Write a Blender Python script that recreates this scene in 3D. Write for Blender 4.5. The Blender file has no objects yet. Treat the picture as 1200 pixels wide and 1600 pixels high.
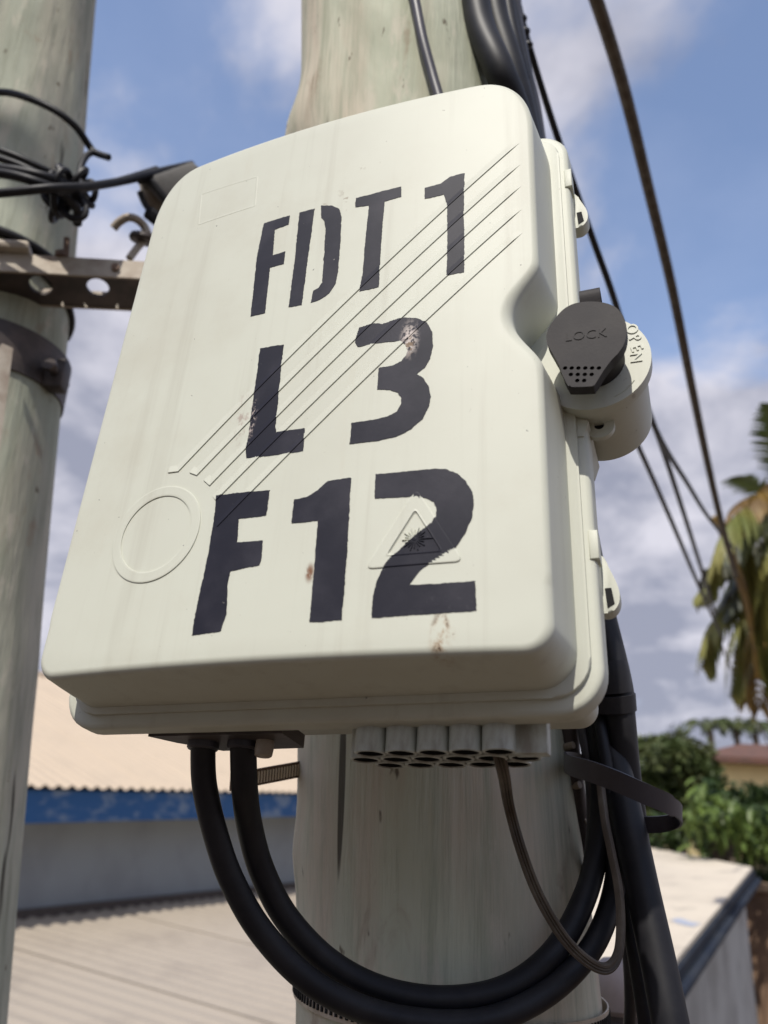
import bpy, bmesh, math, random
from mathutils import Vector, Matrix, noise
random.seed(7)
S = bpy.context.scene
COL = S.collection
PI = math.pi
# ------------------------------------------------------------------ camera
FPX = 1265.09                       # focal length in pixels of the 1200 x 1600 photograph
CAMZ = 4.2
CAMM = (Matrix.Translation((0, 0, CAMZ)) @ Matrix.Rotation(PI/2 + math.radians(20.4), 4, 'X')
        @ Matrix.Rotation(math.radians(2.6), 4, 'Z'))
cd = bpy.data.cameras.new('camera'); cam = bpy.data.objects.new('camera', cd); COL.objects.link(cam)
cam.matrix_world = CAMM
cd.sensor_fit = 'VERTICAL'; cd.sensor_height = 36; cd.sensor_width = 27
cd.lens = FPX/1600*36; cd.clip_start = .02; cd.clip_end = 3000
cd.dof.use_dof = True; cd.dof.focus_distance = .455; cd.dof.aperture_fstop = 8.0
S.camera = cam
# ------------------------------------------------------------------ sky and sun
SUN_AZ = math.radians(-20)          # sun stands behind the camera, to its left
SUN_EL = math.radians(54)
sd = Vector((math.sin(SUN_AZ)*math.cos(SUN_EL), -math.cos(SUN_AZ)*math.cos(SUN_EL), math.sin(SUN_EL)))
W = bpy.data.worlds.new('World'); S.world = W; W.use_nodes = True
nt = W.node_tree; nt.nodes.clear()
def N(t, tree=None, **k):
    n = (tree or nt).nodes.new(t)
    for a, b in k.items(): setattr(n, a, b)
    return n
out = N('ShaderNodeOutputWorld'); bg = N('ShaderNodeBackground'); bg.inputs[1].default_value = .13
nt.links.new(bg.outputs[0], out.inputs[0])
sky = N('ShaderNodeTexSky', sky_type='NISHITA'); sky.sun_disc = False
sky.sun_elevation = SUN_EL; sky.sun_rotation = math.atan2(sd.x, sd.y); sky.altitude = 50
sky.air_density = 1.0; sky.dust_density = .8; sky.ozone_density = 1.5
tc = N('ShaderNodeTexCoord'); sep = N('ShaderNodeSeparateXYZ'); nt.links.new(tc.outputs['Generated'], sep.inputs[0])
def math_(op, a, b=None, clamp=False, tree=None):
    t = tree or nt
    m = t.nodes.new('ShaderNodeMath'); m.operation = op; m.use_clamp = clamp
    for i, v in enumerate((a, b)):
        if v is None: continue
        if isinstance(v, (int, float)): m.inputs[i].default_value = v
        else: t.links.new(v, m.inputs[i])
    return m.outputs[0]
zz = math_('ADD', math_('MAXIMUM', sep.outputs[2], 0), .30)
cx = math_('DIVIDE', sep.outputs[0], zz); cy = math_('DIVIDE', sep.outputs[1], zz)
comb = N('ShaderNodeCombineXYZ'); nt.links.new(cx, comb.inputs[0]); nt.links.new(cy, comb.inputs[1])
def cloud(scale, loc, detail=6, rough=.55, dist=.2):
    mp = N('ShaderNodeMapping'); mp.inputs['Location'].default_value = loc; nt.links.new(comb.outputs[0], mp.inputs[0])
    nz = N('ShaderNodeTexNoise'); nz.inputs['Scale'].default_value = scale; nz.inputs['Detail'].default_value = detail
    nz.inputs['Roughness'].default_value = rough; nz.inputs['Distortion'].default_value = dist
    nt.links.new(mp.outputs[0], nz.inputs[0]); return nz.outputs[0]
n1 = cloud(2.1, (6.6, 6.1, 2.1)); n2 = cloud(1.0, (8.2, 5.1, 2), 3)
low = N('ShaderNodeMapRange'); low.interpolation_type = 'SMOOTHSTEP'
nt.links.new(sep.outputs[2], low.inputs[0])
for i, v in ((1, .05), (2, .62), (3, .19), (4, -.035)): low.inputs[i].default_value = v
cov = math_('ADD', math_('ADD', math_('MULTIPLY', n1, .75), math_('MULTIPLY', n2, .25)), low.outputs[0])
mr = N('ShaderNodeMapRange'); mr.interpolation_type = 'SMOOTHSTEP'; nt.links.new(cov, mr.inputs[0])
for i, v in ((1, .425), (2, .545), (3, .10), (4, .98)): mr.inputs[i].default_value = v
n3 = cloud(3.4, (1.2, 7.7, 4), 5)
cr = N('ShaderNodeValToRGB'); nt.links.new(n3, cr.inputs[0])
cr.color_ramp.elements[0].position = .40; cr.color_ramp.elements[0].color = (2.9, 3.05, 3.9, 1)
cr.color_ramp.elements[1].position = .61; cr.color_ramp.elements[1].color = (6.3, 6.2, 6.9, 1)
mx = N('ShaderNodeMix', data_type='RGBA'); nt.links.new(mr.outputs[0], mx.inputs[0])
sk = N('ShaderNodeMix', data_type='RGBA', blend_type='MULTIPLY'); sk.inputs[0].default_value = 1
nt.links.new(sky.outputs[0], sk.inputs[6]); sk.inputs[7].default_value = (1.95, 1.85, 1.85, 1)
nt.links.new(sk.outputs[2], mx.inputs[6]); nt.links.new(cr.outputs[0], mx.inputs[7]); nt.links.new(mx.outputs[2], bg.inputs[0])
ld = bpy.data.lights.new('sun', 'SUN'); ld.energy = 4.5; ld.angle = math.radians(.53); ld.color = (1, .95, .86)
lo = bpy.data.objects.new('sun', ld); COL.objects.link(lo); lo.rotation_euler = sd.to_track_quat('Z', 'Y').to_euler()
S.view_settings.view_transform = 'Standard'; S.view_settings.look = 'None'; S.view_settings.exposure = -.12
S.view_settings.gamma = 1; S.view_settings.use_curve_mapping = False
S.cycles.use_denoising = True; S.cycles.max_bounces = 8

# ------------------------------------------------------------------ helpers
def ray(px, py): return (CAMM.to_3x3() @ Vector(((px-600)/FPX, -(py-800)/FPX, -1)))
def P(px, py, d): return Vector((0, 0, CAMZ)) + ray(px, py)*d
def PH(px, py, z):
    r = ray(px, py); return Vector((0, 0, CAMZ)) + r*((z-CAMZ)/r.z)
# pose of the box face (its own frame: x right, y up, z out of the lid)
RB = Matrix(((0.93882169, 0.05673430, -0.33969848), (0.11086054, 0.88406031, 0.45403448), (0.32607328, -0.46391657, 0.82368540)))
TB = Vector((-0.043314487, 0.089682924, -0.450411265))
MB = CAMM @ (Matrix.Translation(TB) @ RB.to_4x4())
CAML = -(RB.transposed() @ TB)
def L(px, py, z=0.0):                # point of the box frame on the plane z
    d = RB.transposed() @ Vector(((px-600)/FPX, -(py-800)/FPX, -1)); return CAML + d*((z-CAML.z)/d.z)
CRN, BW = .0082, .26
def crown(x): return CRN*max(0.0, 1-(2*x/BW)**2)
def LS(px, py):
    z = 0
    for _ in range(6): q = L(px, py, z); z = crown(q.x)
    return q

def thing(name, label, cat, loc=(0, 0, 0), group=None, mat=None):
    o = bpy.data.objects.new(name, None); COL.objects.link(o); o.empty_display_size = .05
    if mat is not None: o.matrix_world = mat
    else: o.location = loc
    o['label'] = label; o['category'] = cat
    if group: o['group'] = group
    return o
def tag(o, label, cat, group=None):
    o['label'] = label; o['category'] = cat
    if group: o['group'] = group
    return o
def mk(name, bm, mat, parent=None, smooth=True, world=False):
    """link a bmesh as one object; world=True: vertices are in world space although parented"""
    if world and parent is not None:
        bmesh.ops.transform(bm, matrix=parent.matrix_world.inverted(), verts=bm.verts)
    bmesh.ops.recalc_face_normals(bm, faces=bm.faces)
    me = bpy.data.meshes.new(name); bm.to_mesh(me); bm.free()
    for m in (mat if isinstance(mat, (list, tuple)) else [mat]): me.materials.append(m)
    for p in me.polygons: p.use_smooth = smooth
    o = bpy.data.objects.new(name, me); COL.objects.link(o)
    if parent is not None: o.parent = parent
    if smooth:
        try: me.set_sharp_from_angle(angle=math.radians(38))
        except Exception: pass
    return o
def base_to(o, pt):                  # move a top-level mesh's origin to a point without moving the mesh
    o.data.transform(Matrix.Translation(-Vector(pt))); o.location = pt; return o
def spline(pts, n=10):
    pts = [tuple(p) for p in pts]; out_ = []
    Q = [pts[0]] + list(pts) + [pts[-1]]
    for i in range(1, len(Q)-2):
        p0, p1, p2, p3 = [Vector(q) for q in Q[i-1:i+3]]
        for k in range(n):
            t = k/n
            out_.append(.5*((2*p1) + (-p0+p2)*t + (2*p0-5*p1+4*p2-p3)*t*t + (-p0+3*p1-3*p2+p3)*t**3))
    out_.append(Vector(pts[-1])); return out_
def sweep(bm, path, prof, closed=False, up=None, cap=True, scale=None):
    """prof(k) -> list of 2D points; parallel transported"""
    n = len(path); tans = []
    for i in range(n):
        a = path[max(0, i-1)]; b = path[min(n-1, i+1)]; tans.append((b-a).normalized())
    t0 = tans[0]; u = Vector(up) if up is not None else (Vector((0, 0, 1)) if abs(t0.z) < .9 else Vector((1, 0, 0)))
    u = (u - t0*u.dot(t0)).normalized(); rings = []
    for i in range(n):
        t = tans[i]
        if i:
            ax = tans[i-1].cross(t)
            if ax.length > 1e-8: u = Matrix.Rotation(tans[i-1].angle(t), 3, ax.normalized()) @ u
        u = (u - t*u.dot(t)).normalized(); v = t.cross(u)
        s = scale(i/(n-1)) if scale else 1
        rings.append([bm.verts.new(path[i] + (u*a + v*b)*s) for a, b in prof])
    m = len(prof)
    for i in range(n-1):
        for j in range(m):
            bm.faces.new((rings[i][j], rings[i][(j+1) % m], rings[i+1][(j+1) % m], rings[i+1][j]))
    if cap:
        bm.faces.new(rings[0][::-1]); bm.faces.new(rings[-1])
def circ(r, n=14, rb=None): return [(r*math.cos(2*PI*k/n), (rb or r)*math.sin(2*PI*k/n)) for k in range(n)]
def tube_bm(pts, r, seg=14, n=10, scale=None):
    bm = bmesh.new(); sweep(bm, spline(pts, n), circ(r, seg), scale=scale); return bm
def tpx(lst): return [P(*q) for q in lst]
def box_bm(lo_, hi, bm=None, bevel=0, mat=None):
    bm2 = bmesh.new(); lo_, hi = Vector(lo_), Vector(hi)
    bmesh.ops.create_cube(bm2, size=1)
    bmesh.ops.scale(bm2, vec=hi-lo_, verts=bm2.verts); bmesh.ops.translate(bm2, vec=(lo_+hi)/2, verts=bm2.verts)
    if bevel: bmesh.ops.bevel(bm2, geom=bm2.edges[:], offset=bevel, segments=2, affect='EDGES', profile=.5)
    if mat is not None: bmesh.ops.transform(bm2, matrix=mat, verts=bm2.verts)
    if bm is None: return bm2
    me = bpy.data.meshes.new('tmp'); bm2.to_mesh(me); bm.from_mesh(me); bm2.free(); bpy.data.meshes.remove(me); return bm
def prism_bm(pts, z0, z1, bevel=0, seg=2):
    """polygon pts (x,y) extruded from z0 (back) to z1 (front), front rim bevelled"""
    bm = bmesh.new()
    a = [bm.verts.new((p[0], p[1], z1)) for p in pts]; b = [bm.verts.new((p[0], p[1], z0)) for p in pts]
    f = bm.faces.new(a); bm.faces.new(b[::-1]); m = len(pts)
    for i in range(m): bm.faces.new((a[i], b[i], b[(i+1) % m], a[(i+1) % m]))
    if bevel: bmesh.ops.bevel(bm, geom=list(f.edges), offset=bevel, segments=seg, affect='EDGES', profile=.5)
    return bm
def rrect(x0, x1, y0, y1, r, n=8):
    pts = []
    for cx_, cy_, a0 in ((x1-r, y0+r, -90), (x1-r, y1-r, 0), (x0+r, y1-r, 90), (x0+r, y0+r, 180)):
        for k in range(n+1):
            a = math.radians(a0+90*k/n); pts.append((cx_+r*math.cos(a), cy_+r*math.sin(a)))
    return pts
def lathe(bm, prof, c, axis=Vector((0, 0, 1)), seg=32, capped=True):
    """prof = [(r, h)] along axis from c"""
    axis = Vector(axis).normalized(); u = axis.orthogonal().normalized(); v = axis.cross(u); rings = []
    for r, h in prof:
        rings.append([bm.verts.new(Vector(c)+axis*h+(u*math.cos(2*PI*k/seg)+v*math.sin(2*PI*k/seg))*r) for k in range(seg)])
    for a, b in zip(rings, rings[1:]):
        for k in range(seg): bm.faces.new((a[k], a[(k+1) % seg], b[(k+1) % seg], b[k]))
    if capped: bm.faces.new(rings[0][::-1]); bm.faces.new(rings[-1])

# ------------------------------------------------------------------ materials
class Mat:
    def __init__(s, name, col, rough=.5, spec=.5, metal=0, coat=0):
        s.m = bpy.data.materials.new(name); s.m.use_nodes = True; s.t = s.m.node_tree
        s.b = s.t.nodes['Principled BSDF']; s.b.inputs['Roughness'].default_value = rough
        s.b.inputs['Specular IOR Level'].default_value = spec; s.b.inputs['Metallic'].default_value = metal
        s.b.inputs['Coat Weight'].default_value = coat
        rgb = s.t.nodes.new('ShaderNodeRGB'); rgb.outputs[0].default_value = (*col, 1); s.col = rgb.outputs[0]
        s.tc = s.t.nodes.new('ShaderNodeTexCoord'); s.nrm = None; s.link()
    def link(s): s.t.links.new(s.col, s.b.inputs['Base Color'])
    def noise(s, scale, stretch=(1, 1, 1), detail=5, rough=.6, dist=0, loc=(0, 0, 0), coord='Object'):
        mp = s.t.nodes.new('ShaderNodeMapping'); mp.inputs['Scale'].default_value = stretch; mp.inputs['Location'].default_value = loc
        s.t.links.new(s.tc.outputs[coord], mp.inputs[0])
        n = s.t.nodes.new('ShaderNodeTexNoise'); n.inputs['Scale'].default_value = scale; n.inputs['Detail'].default_value = detail
        n.inputs['Roughness'].default_value = rough; n.inputs['Distortion'].default_value = dist
        s.t.links.new(mp.outputs[0], n.inputs[0]); return n.outputs[0]
    def rng(s, v, a, b, c=0, d=1):
        r = s.t.nodes.new('ShaderNodeMapRange'); r.interpolation_type = 'SMOOTHSTEP'; s.t.links.new(v, r.inputs[0])
        for i, q in zip((1, 2, 3, 4), (a, b, c, d)): r.inputs[i].default_value = q
        return r.outputs[0]
    def mul(s, a, b): return math_('MULTIPLY', a, b, tree=s.t)
    def mix(s, fac, col):
        m = s.t.nodes.new('ShaderNodeMix'); m.data_type = 'RGBA'
        if isinstance(fac, (int, float)): m.inputs[0].default_value = fac
        else: s.t.links.new(fac, m.inputs[0])
        s.t.links.new(s.col, m.inputs[6]); m.inputs[7].default_value = (*col, 1); s.col = m.outputs[2]; s.link(); return s
    def blob(s, c, rad):             # 1 inside an ellipsoid fading to 0 (object coordinates)
        mp = s.t.nodes.new('ShaderNodeMapping'); mp.vector_type = 'POINT'
        mp.inputs['Scale'].default_value = [1/r for r in rad]; mp.inputs['Location'].default_value = [-a/r for a, r in zip(c, rad)]
        s.t.links.new(s.tc.outputs['Object'], mp.inputs[0])
        ln = s.t.nodes.new('ShaderNodeVectorMath'); ln.operation = 'LENGTH'; s.t.links.new(mp.outputs[0], ln.inputs[0])
        return s.rng(ln.outputs['Value'], .2, 1, 1, 0)
    def bump(s, v, strength=.3, dist=.002):
        b = s.t.nodes.new('ShaderNodeBump'); b.inputs['Strength'].default_value = strength; b.inputs['Distance'].default_value = dist
        s.t.links.new(v, b.inputs['Height'])
        if s.nrm is not None: s.t.links.new(s.nrm, b.inputs['Normal'])
        s.nrm = b.outputs[0]; s.t.links.new(s.nrm, s.b.inputs['Normal']); return s
    def roughv(s, v, a, b): s.t.links.new(s.rng(v, .3, .7, a, b), s.b.inputs['Roughness']); return s

# box plastic
PLC = (.565, .575, .487)
def plastic(name, specks=True, marks=()):
    m = Mat(name, PLC, .42, .30)
    m.mix(m.rng(m.noise(9, detail=4), .35, .75, 0, .35), (.47, .46, .385))
    m.mix(m.rng(m.noise(45, (1, .25, 1), detail=6), .62, .8, 0, .35), (.50, .46, .36))
    m.mix(m.rng(m.noise(95, (1, .035, 1), detail=5, rough=.6, loc=(2, 0, 5)), .52, .78, 0, .30), (.36, .34, .27))
    m.mix(m.rng(m.noise(6, detail=7, rough=.7, loc=(6, 1, 0)), .50, .72, 0, .30), (.44, .41, .32))
    if specks:
        m.mix(m.rng(m.noise(260, (1, 1, 1), detail=3, loc=(7, 7, 1)), .745, .765, 0, .8), (.05, .045, .045))
        m.mix(m.rng(m.noise(420, detail=2), .76, .80, 0, .85), (.12, .09, .06))
        m.mix(m.mul(m.rng(m.noise(160, detail=6), .60, .66), m.rng(m.noise(14, loc=(4, 1, 2)), .62, .72)), (.25, .20, .14))
    for c, rad, lo_, hi, col in marks:
        m.mix(m.mul(m.blob(c, rad), m.rng(m.noise(230, (1, .55, 1), detail=8, rough=.75), lo_, hi)), col)
    m.bump(m.noise(900, detail=3), .05, .0004); m.bump(m.noise(14, detail=1), .025, .002)
    m.b.inputs['Roughness'].default_value = .5
    return m.m
def dots(*pts): return [LS(*p) for p in pts]
s1, s2, s3, s4, s5 = dots((690, 985), (378, 655), (484, 895), (392, 640), (740, 645))
lid_marks = [((s1.x, s1.y-.004, s1.z), (.007, .018, .02), .44, .60, (.40, .31, .21)),
             ((s1.x, s1.y-.002, s1.z), (.006, .018, .02), .56, .62, (.10, .07, .05)),
             ((s2.x, s2.y, s2.z), (.007, .024, .02), .50, .62, (.38, .32, .27)),
             ((s3.x, s3.y, s3.z), (.0032, .0065, .02), .38, .5, (.19, .09, .045)),
             ((s5.x, s5.y, s5.z), (.006, .004, .02), .60, .66, (.25, .22, .17))]
M_lid = plastic('lid plastic', True, lid_marks)
M_pl = plastic('box plastic')
def paint():
    m = Mat('stencil paint', (.013, .013, .022), .55, .18)
    m.mix(m.rng(m.noise(26), .4, .75, 0, .6), (.045, .043, .055))
    m.mix(m.rng(m.noise(520, detail=3), .745, .77, 0, .9), (.45, .43, .38))
    a = LS(640, 530); b = LS(392, 655); c = LS(344, 800); d = LS(690, 945)
    m.mix(m.mul(m.blob((a.x, a.y, a.z), (.0065, .016, .02)), m.rng(m.noise(480, (1, .7, 1), detail=7, rough=.7), .46, .52)), (.52, .46, .42))
    m.mix(m.mul(m.blob((a.x, a.y-.004, a.z), (.004, .010, .02)), m.rng(m.noise(300, detail=7, loc=(2, 2, 2)), .48, .56)), (.20, .14, .09))
    m.mix(m.mul(m.blob((b.x, b.y, b.z), (.005, .020, .02)), m.rng(m.noise(560, (1, .6, 1), detail=7, rough=.75), .52, .60)), (.50, .42, .38))
    m.mix(m.mul(m.blob((d.x, d.y, d.z), (.020, .008, .02)), m.rng(m.noise(240, detail=7, rough=.75), .52, .80)), (.075, .072, .08))
    m.bump(m.noise(700, detail=4), .12, .0003)
    return m.m
M_paint = paint()
def simple(name, col, rough, col2=None, sc=40, spec=.5, metal=0, bump=.1, bsc=300, bd=.0005, stretch=(1, 1, 1), amt=.8):
    m = Mat(name, col, rough, spec, metal)
    if col2: m.mix(m.rng(m.noise(sc, stretch, detail=6), .38, .68, 0, amt), col2)
    if bump: m.bump(m.noise(bsc, detail=4), bump, bd)
    return m.m
M_lock = simple('lock rubber', (.020, .017, .018), .62, (.032, .028, .027), 60, spec=.25, bump=.15, bsc=500)
M_cable = simple('black cable sheath', (.008, .008, .011), .5, (.022, .021, .023), 25, spec=.3, bump=.1, bsc=200)
M_cable_brown = simple('weathered brown sheath', (.070, .052, .036), .65, (.14, .115, .085), 40, bump=.2)
M_strap = simple('strap plastic', (.040, .037, .045), .45, (.065, .06, .065), 20)
M_dark = simple('dark hollow', (.006, .006, .006), .9, bump=0)  # near-black puts the shade of holes, slots and tube insides into colour
M_port = simple('port plastic', (.54, .58, .54), .5, (.20, .17, .13), 90, stretch=(1, .4, 1), amt=.75)
M_galv = simple('galvanised steel', (.42, .37, .30), .55, (.26, .20, .15), 30, metal=.15, bump=.3, bsc=150)
M_rust = simple('rusty steel', (.20, .13, .09), .7, (.10, .065, .05), 40, metal=.2, bump=.4, bsc=120)
M_clamp = simple('dark clamp steel', (.055, .045, .042), .55, (.11, .085, .075), 30, metal=.3, bump=.3)
M_grey = simple('grey clamp housing', (.13, .125, .12), .6, (.08, .075, .07), 30)
M_steelband = simple('slotted band steel', (.52, .45, .36), .45, (.33, .27, .20), 60, metal=.2)
def wood(name, base, tint, dark, streak=1.0):
    m = Mat(name, base, .82, .2)
    m.mix(m.rng(m.noise(7, (1, 1, .16), detail=5, dist=.6), .42, .60, 0, .95), tint)
    m.mix(m.rng(m.noise(3.2, (1, 1, .35), detail=6, rough=.65, dist=.8, loc=(1, 8, 4)), .50, .66, 0, .55), dark)
    m.mix(m.rng(m.noise(60, (1, 1, .05), detail=8, rough=.7), .46, .70, 0, .75*streak), dark)
    m.mix(m.rng(m.noise(15, (1, 1, .5), detail=6, rough=.6, dist=1.2, loc=(3, 3, 1)), .58, .70, 0, .55*streak), (.27, .19, .13))
    m.mix(m.rng(m.noise(34, (1, 1, .014), detail=2, loc=(1, 6, 2)), .655, .685, 0, .85), (.045, .038, .030))
    m.mix(m.rng(m.noise(70, (1, 1, .40), detail=3, loc=(9, 3, 7)), .67, .73, 0, .85), (.10, .075, .05))
    m.mix(m.rng(m.noise(24, (1, 1, .3), detail=7, rough=.7, loc=(4, 9, 7)), .56, .66, 0, .5), (.62, .56, .46))
    m.bump(m.noise(130, (1, 1, .05), detail=7), .6, .003); m.bump(m.noise(34, (1, 1, .014), detail=2, loc=(1, 6, 2)), -.5, .005)
    m.bump(m.noise(16, (1, 1, .4), detail=3), .45, .007)
    return m.m
M_wood1 = wood('treated pole wood', (.56, .575, .45), (.58, .50, .395), (.31, .33, .24))
M_wood2 = wood('mossy pole wood', (.43, .45, .36), (.49, .46, .37), (.25, .26, .20))
M_brown = simple('black-brown earth', (.11, .075, .05), .95, (.07, .05, .035), 1.3, bump=.4, bsc=8, bd=.05)
def sheetmat(name, c, c2, sc=2):
    m = Mat(name, c, .5, .4)
    m.mix(m.rng(m.noise(sc, detail=8, rough=.7), .45, .7, 0, .6), c2)
    m.mix(m.rng(m.noise(sc*7, detail=6, loc=(3, 3, 0)), .62, .78, 0, .45), (.24, .20, .17))
    m.bump(m.noise(30, detail=3), .1, .01); return m.m
M_roofpale = sheetmat('pale painted sheet', (.50, .405, .30), (.44, .36, .27))
M_rooflow = sheetmat('weathered grey sheet', (.36, .31, .25), (.27, .23, .19), 1.5)
M_wallblue = simple('blue grey render', (.26, .28, .29), .85, (.21, .22, .23), 1.2, bump=.2, bsc=40, bd=.005)
def fascia_m():
    m = Mat('flaking blue board', (.022, .095, .25), .6, .3)
    m.mix(m.rng(m.noise(2.4, (1, 1, 2.2), detail=7, rough=.65), .48, .60, 0, .75), (.20, .26, .34)); return m.m
M_fascia = fascia_m()
def concrete(name, a, b, c, sc=1.5):
    m = Mat(name, a, .85, .3)
    m.mix(m.rng(m.noise(sc, detail=8, rough=.65), .42, .66, 0, .8), b)
    m.mix(m.rng(m.noise(sc*3, (1, 1, .25), detail=6, loc=(5, 2, 2)), .58, .72, 0, .6), c)
    m.bump(m.noise(25, detail=6), .4, .02); return m.m
M_roofwhite = concrete('white roof coat', (.60, .53, .43), (.50, .44, .36), (.33, .29, .24), 1.1)
M_wallgrey = concrete('stained grey render', (.52, .52, .48), (.34, .33, .30), (.10, .11, .09), 1.4)
M_tar = simple('dark flashing', (.010, .016, .030), .7, (.03, .035, .045), 4, spec=.2)
M_cream = simple('cream wall paint', (.90, .72, .34), .8, (.80, .62, .30), 1)
M_tile = simple('red brown roof', (.13, .06, .042), .85, (.085, .05, .038), 3)
M_white = simple('white wall paint', (.75, .77, .72), .8, (.62, .64, .6), 2)
def leafm(name, a, b, sc=3, tr=.25):
    m = Mat(name, a, .45, .4); m.mix(m.rng(m.noise(sc, detail=3), .38, .64), b)
    m.b.inputs['Transmission Weight'].default_value = 0
    t = m.t; tl = t.nodes.new('ShaderNodeBsdfTranslucent'); t.links.new(m.col, tl.inputs[0])
    ad = t.nodes.new('ShaderNodeMixShader'); ad.inputs[0].default_value = tr
    t.links.new(m.b.outputs[0], ad.inputs[1]); t.links.new(tl.outputs[0], ad.inputs[2])
    t.links.new(ad.outputs[0], t.nodes['Material Output'].inputs[0]); return m.m
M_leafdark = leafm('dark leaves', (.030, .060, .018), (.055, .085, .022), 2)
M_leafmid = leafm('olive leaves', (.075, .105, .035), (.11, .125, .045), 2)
M_leafbright = leafm('bright leaves', (.085, .135, .030), (.15, .21, .045), 2, .3)
M_frond = leafm('olive frond', (.17, .19, .055), (.27, .25, .075), 3)
M_frondgrey = leafm('grey green frond', (.085, .095, .065), (.12, .12, .09), 3)
M_frondold = leafm('old yellow frond', (.34, .22, .05), (.20, .13, .06), 3)
M_bark = simple('bark', (.12, .095, .07), .9, (.07, .055, .04), 20, bump=.4, bsc=60, bd=.01)

# ------------------------------------------------------------------ setting: ground
bm = bmesh.new(); bmesh.ops.create_grid(bm, x_segments=40, y_segments=40, size=900)
for v in bm.verts: v.co.z = 0
g = mk('ground', bm, M_brown, smooth=False); g['kind'] = 'structure'

# ------------------------------------------------------------------ left house with corrugated sheets
A0 = Vector((-3.344, 8.913, 0)); WD = Vector((.4433, .8964, 0)); ND = Vector((.8964, -.4433, 0))
def hw(s, d, z): q = A0 + WD*s + ND*d; return Vector((q.x, q.y, z))
def corr(s0, s1, d0, z0, d1, z1, pitch, h, thick=.0015, slope_s=0.0, seg=8):
    """one corrugated sheet from s0..s1 along the wall, d0->d1 along the ribs"""
    bm = bmesh.new(); n = int((s1-s0)/pitch*seg); rows = []
    nd = 10
    for k in range(n+1):
        s = s0+(s1-s0)*k/n; ph = (s/pitch) % 1.0
        w_ = .5+.5*math.cos(2*PI*ph); w_ = w_**1.6
        top = []; 
        for j in range(nd+1):
            t = j/nd
            top.append((s, d0+(d1-d0)*t, z0+(z1-z0)*t+slope_s*s+h*w_))
        rows.append(top)
    V = [[bm.verts.new(hw(*p)) for p in r] for r in rows]
    Vb = [[bm.verts.new(hw(p[0], p[1], p[2]-thick)) for p in r] for r in rows]
    for k in range(n):
        for j in range(nd):
            bm.faces.new((V[k][j], V[k+1][j], V[k+1][j+1], V[k][j+1]))
            bm.faces.new((Vb[k][j], Vb[k][j+1], Vb[k+1][j+1], Vb[k+1][j]))
        bm.faces.new((V[k][0], Vb[k][0], Vb[k+1][0], V[k+1][0])); bm.faces.new((V[k][nd], V[k+1][nd], Vb[k+1][nd], Vb[k][nd]))
    for k in (0, n):
        for j in range(nd): bm.faces.new((V[k][j], V[k][j+1], Vb[k][j+1], Vb[k][j]))
    return bm
house = thing('house', 'blue grey house with pale corrugated roof and flaking blue fascia behind the left pole', 'house', hw(0, -3.5, 0))
SL = .028
def at_house(name, bm, m, smooth=False): return mk(name, bm, m, house, smooth, world=True)
bpy.context.view_layer.update()
pit = .17
bm = bmesh.new()                     # body walls
def quadbox(bm, s0, s1, d0, d1, zlo, zhi0, zhi1=None):
    zhi1 = zhi0 if zhi1 is None else zhi1
    c = [hw(s0, d0, zlo), hw(s1, d0, zlo), hw(s1, d1, zlo), hw(s0, d1, zlo), hw(s0, d0, zhi0), hw(s1, d0, zhi1), hw(s1, d1, zhi1), hw(s0, d1, zhi0)]
    v = [bm.verts.new(q) for q in c]
    for f in ((0, 1, 2, 3), (4, 5, 6, 7), (0, 1, 5, 4), (1, 2, 6, 5), (2, 3, 7, 6), (3, 0, 4, 7)): bm.faces.new([v[i] for i in f])
quadbox(bm, -6, 16, 0, -7, 0, 4.3+SL*-6-.02, 4.3+SL*16-.02)
at_house('wall', bm, M_wallblue)
bm = bmesh.new(); quadbox(bm, -6.1, 16.1, .44, .405, 0, 1); 
for v in bm.verts:
    q = (v.co-A0); s = q.dot(WD); v.co.z = (4.285 if v.co.z > .5 else 3.985) + SL*s
at_house('fascia', bm, M_fascia)
bm = bmesh.new(); quadbox(bm, -6.1, 16.1, .40, -.02, 0, 1)
for v in bm.verts:
    q = (v.co-A0); s = q.dot(WD); v.co.z = (4.06 if v.co.z > .5 else 4.045) + SL*s
at_house('soffit', bm, M_white)
k = 0
s = -6.12
while s < 16:
    at_house('roof_sheet', corr(s, s+6*pit+.02, .50, 4.30+.0015*(k % 2), -3.6, 5.92+.0015*(k % 2), pit, .035, slope_s=SL), M_roofpale, True)
    s += 6*pit; k += 1
s = -6.12; k = 0
while s < 16:
    at_house('roof_sheet', corr(s, s+6*pit+.02, -3.62, 5.93, -7.6, 4.4, pit, .035, slope_s=SL), M_roofpale, True); s += 6*pit; k += 1
at_house('ridge_cap', tube_bm([hw(-6.1, -3.61, 5.93-.17), hw(16, -3.61, 5.96+.45)], .06, 8, 4), M_roofpale)
# lower lean-to roof against the wall
lean = thing('lean_to_roof', 'low grey corrugated roof butting the shaded house wall at the bottom left', 'roof', hw(0, 3, 0))
bpy.context.view_layer.update()
s = -6.0; k = 0
while s < 15:
    d = .006*(k % 2)
    mk('roof_sheet', corr(s, s+5*.2+.03, .012, 3.08+d, 3.95, 2.75+d, .2, .028, slope_s=0), M_rooflow, lean, True, world=True)
    s += 1.0; k += 1
bm = bmesh.new(); quadbox(bm, -5.9, 14.9, 3.8, 3.7, 0, 2.70); quadbox(bm, -5.9, -5.8, 3.7, .02, 0, 2.7); quadbox(bm, 14.8, 14.9, 3.7, .02, 0, 2.7)
mk('wall', bm, M_wallgrey, lean, False, world=True)
bm = bmesh.new(); quadbox(bm, -6, 15, .075, .004, 3.085, 3.17); mk('flashing', bm, M_clamp, lean, False, world=True)

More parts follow.
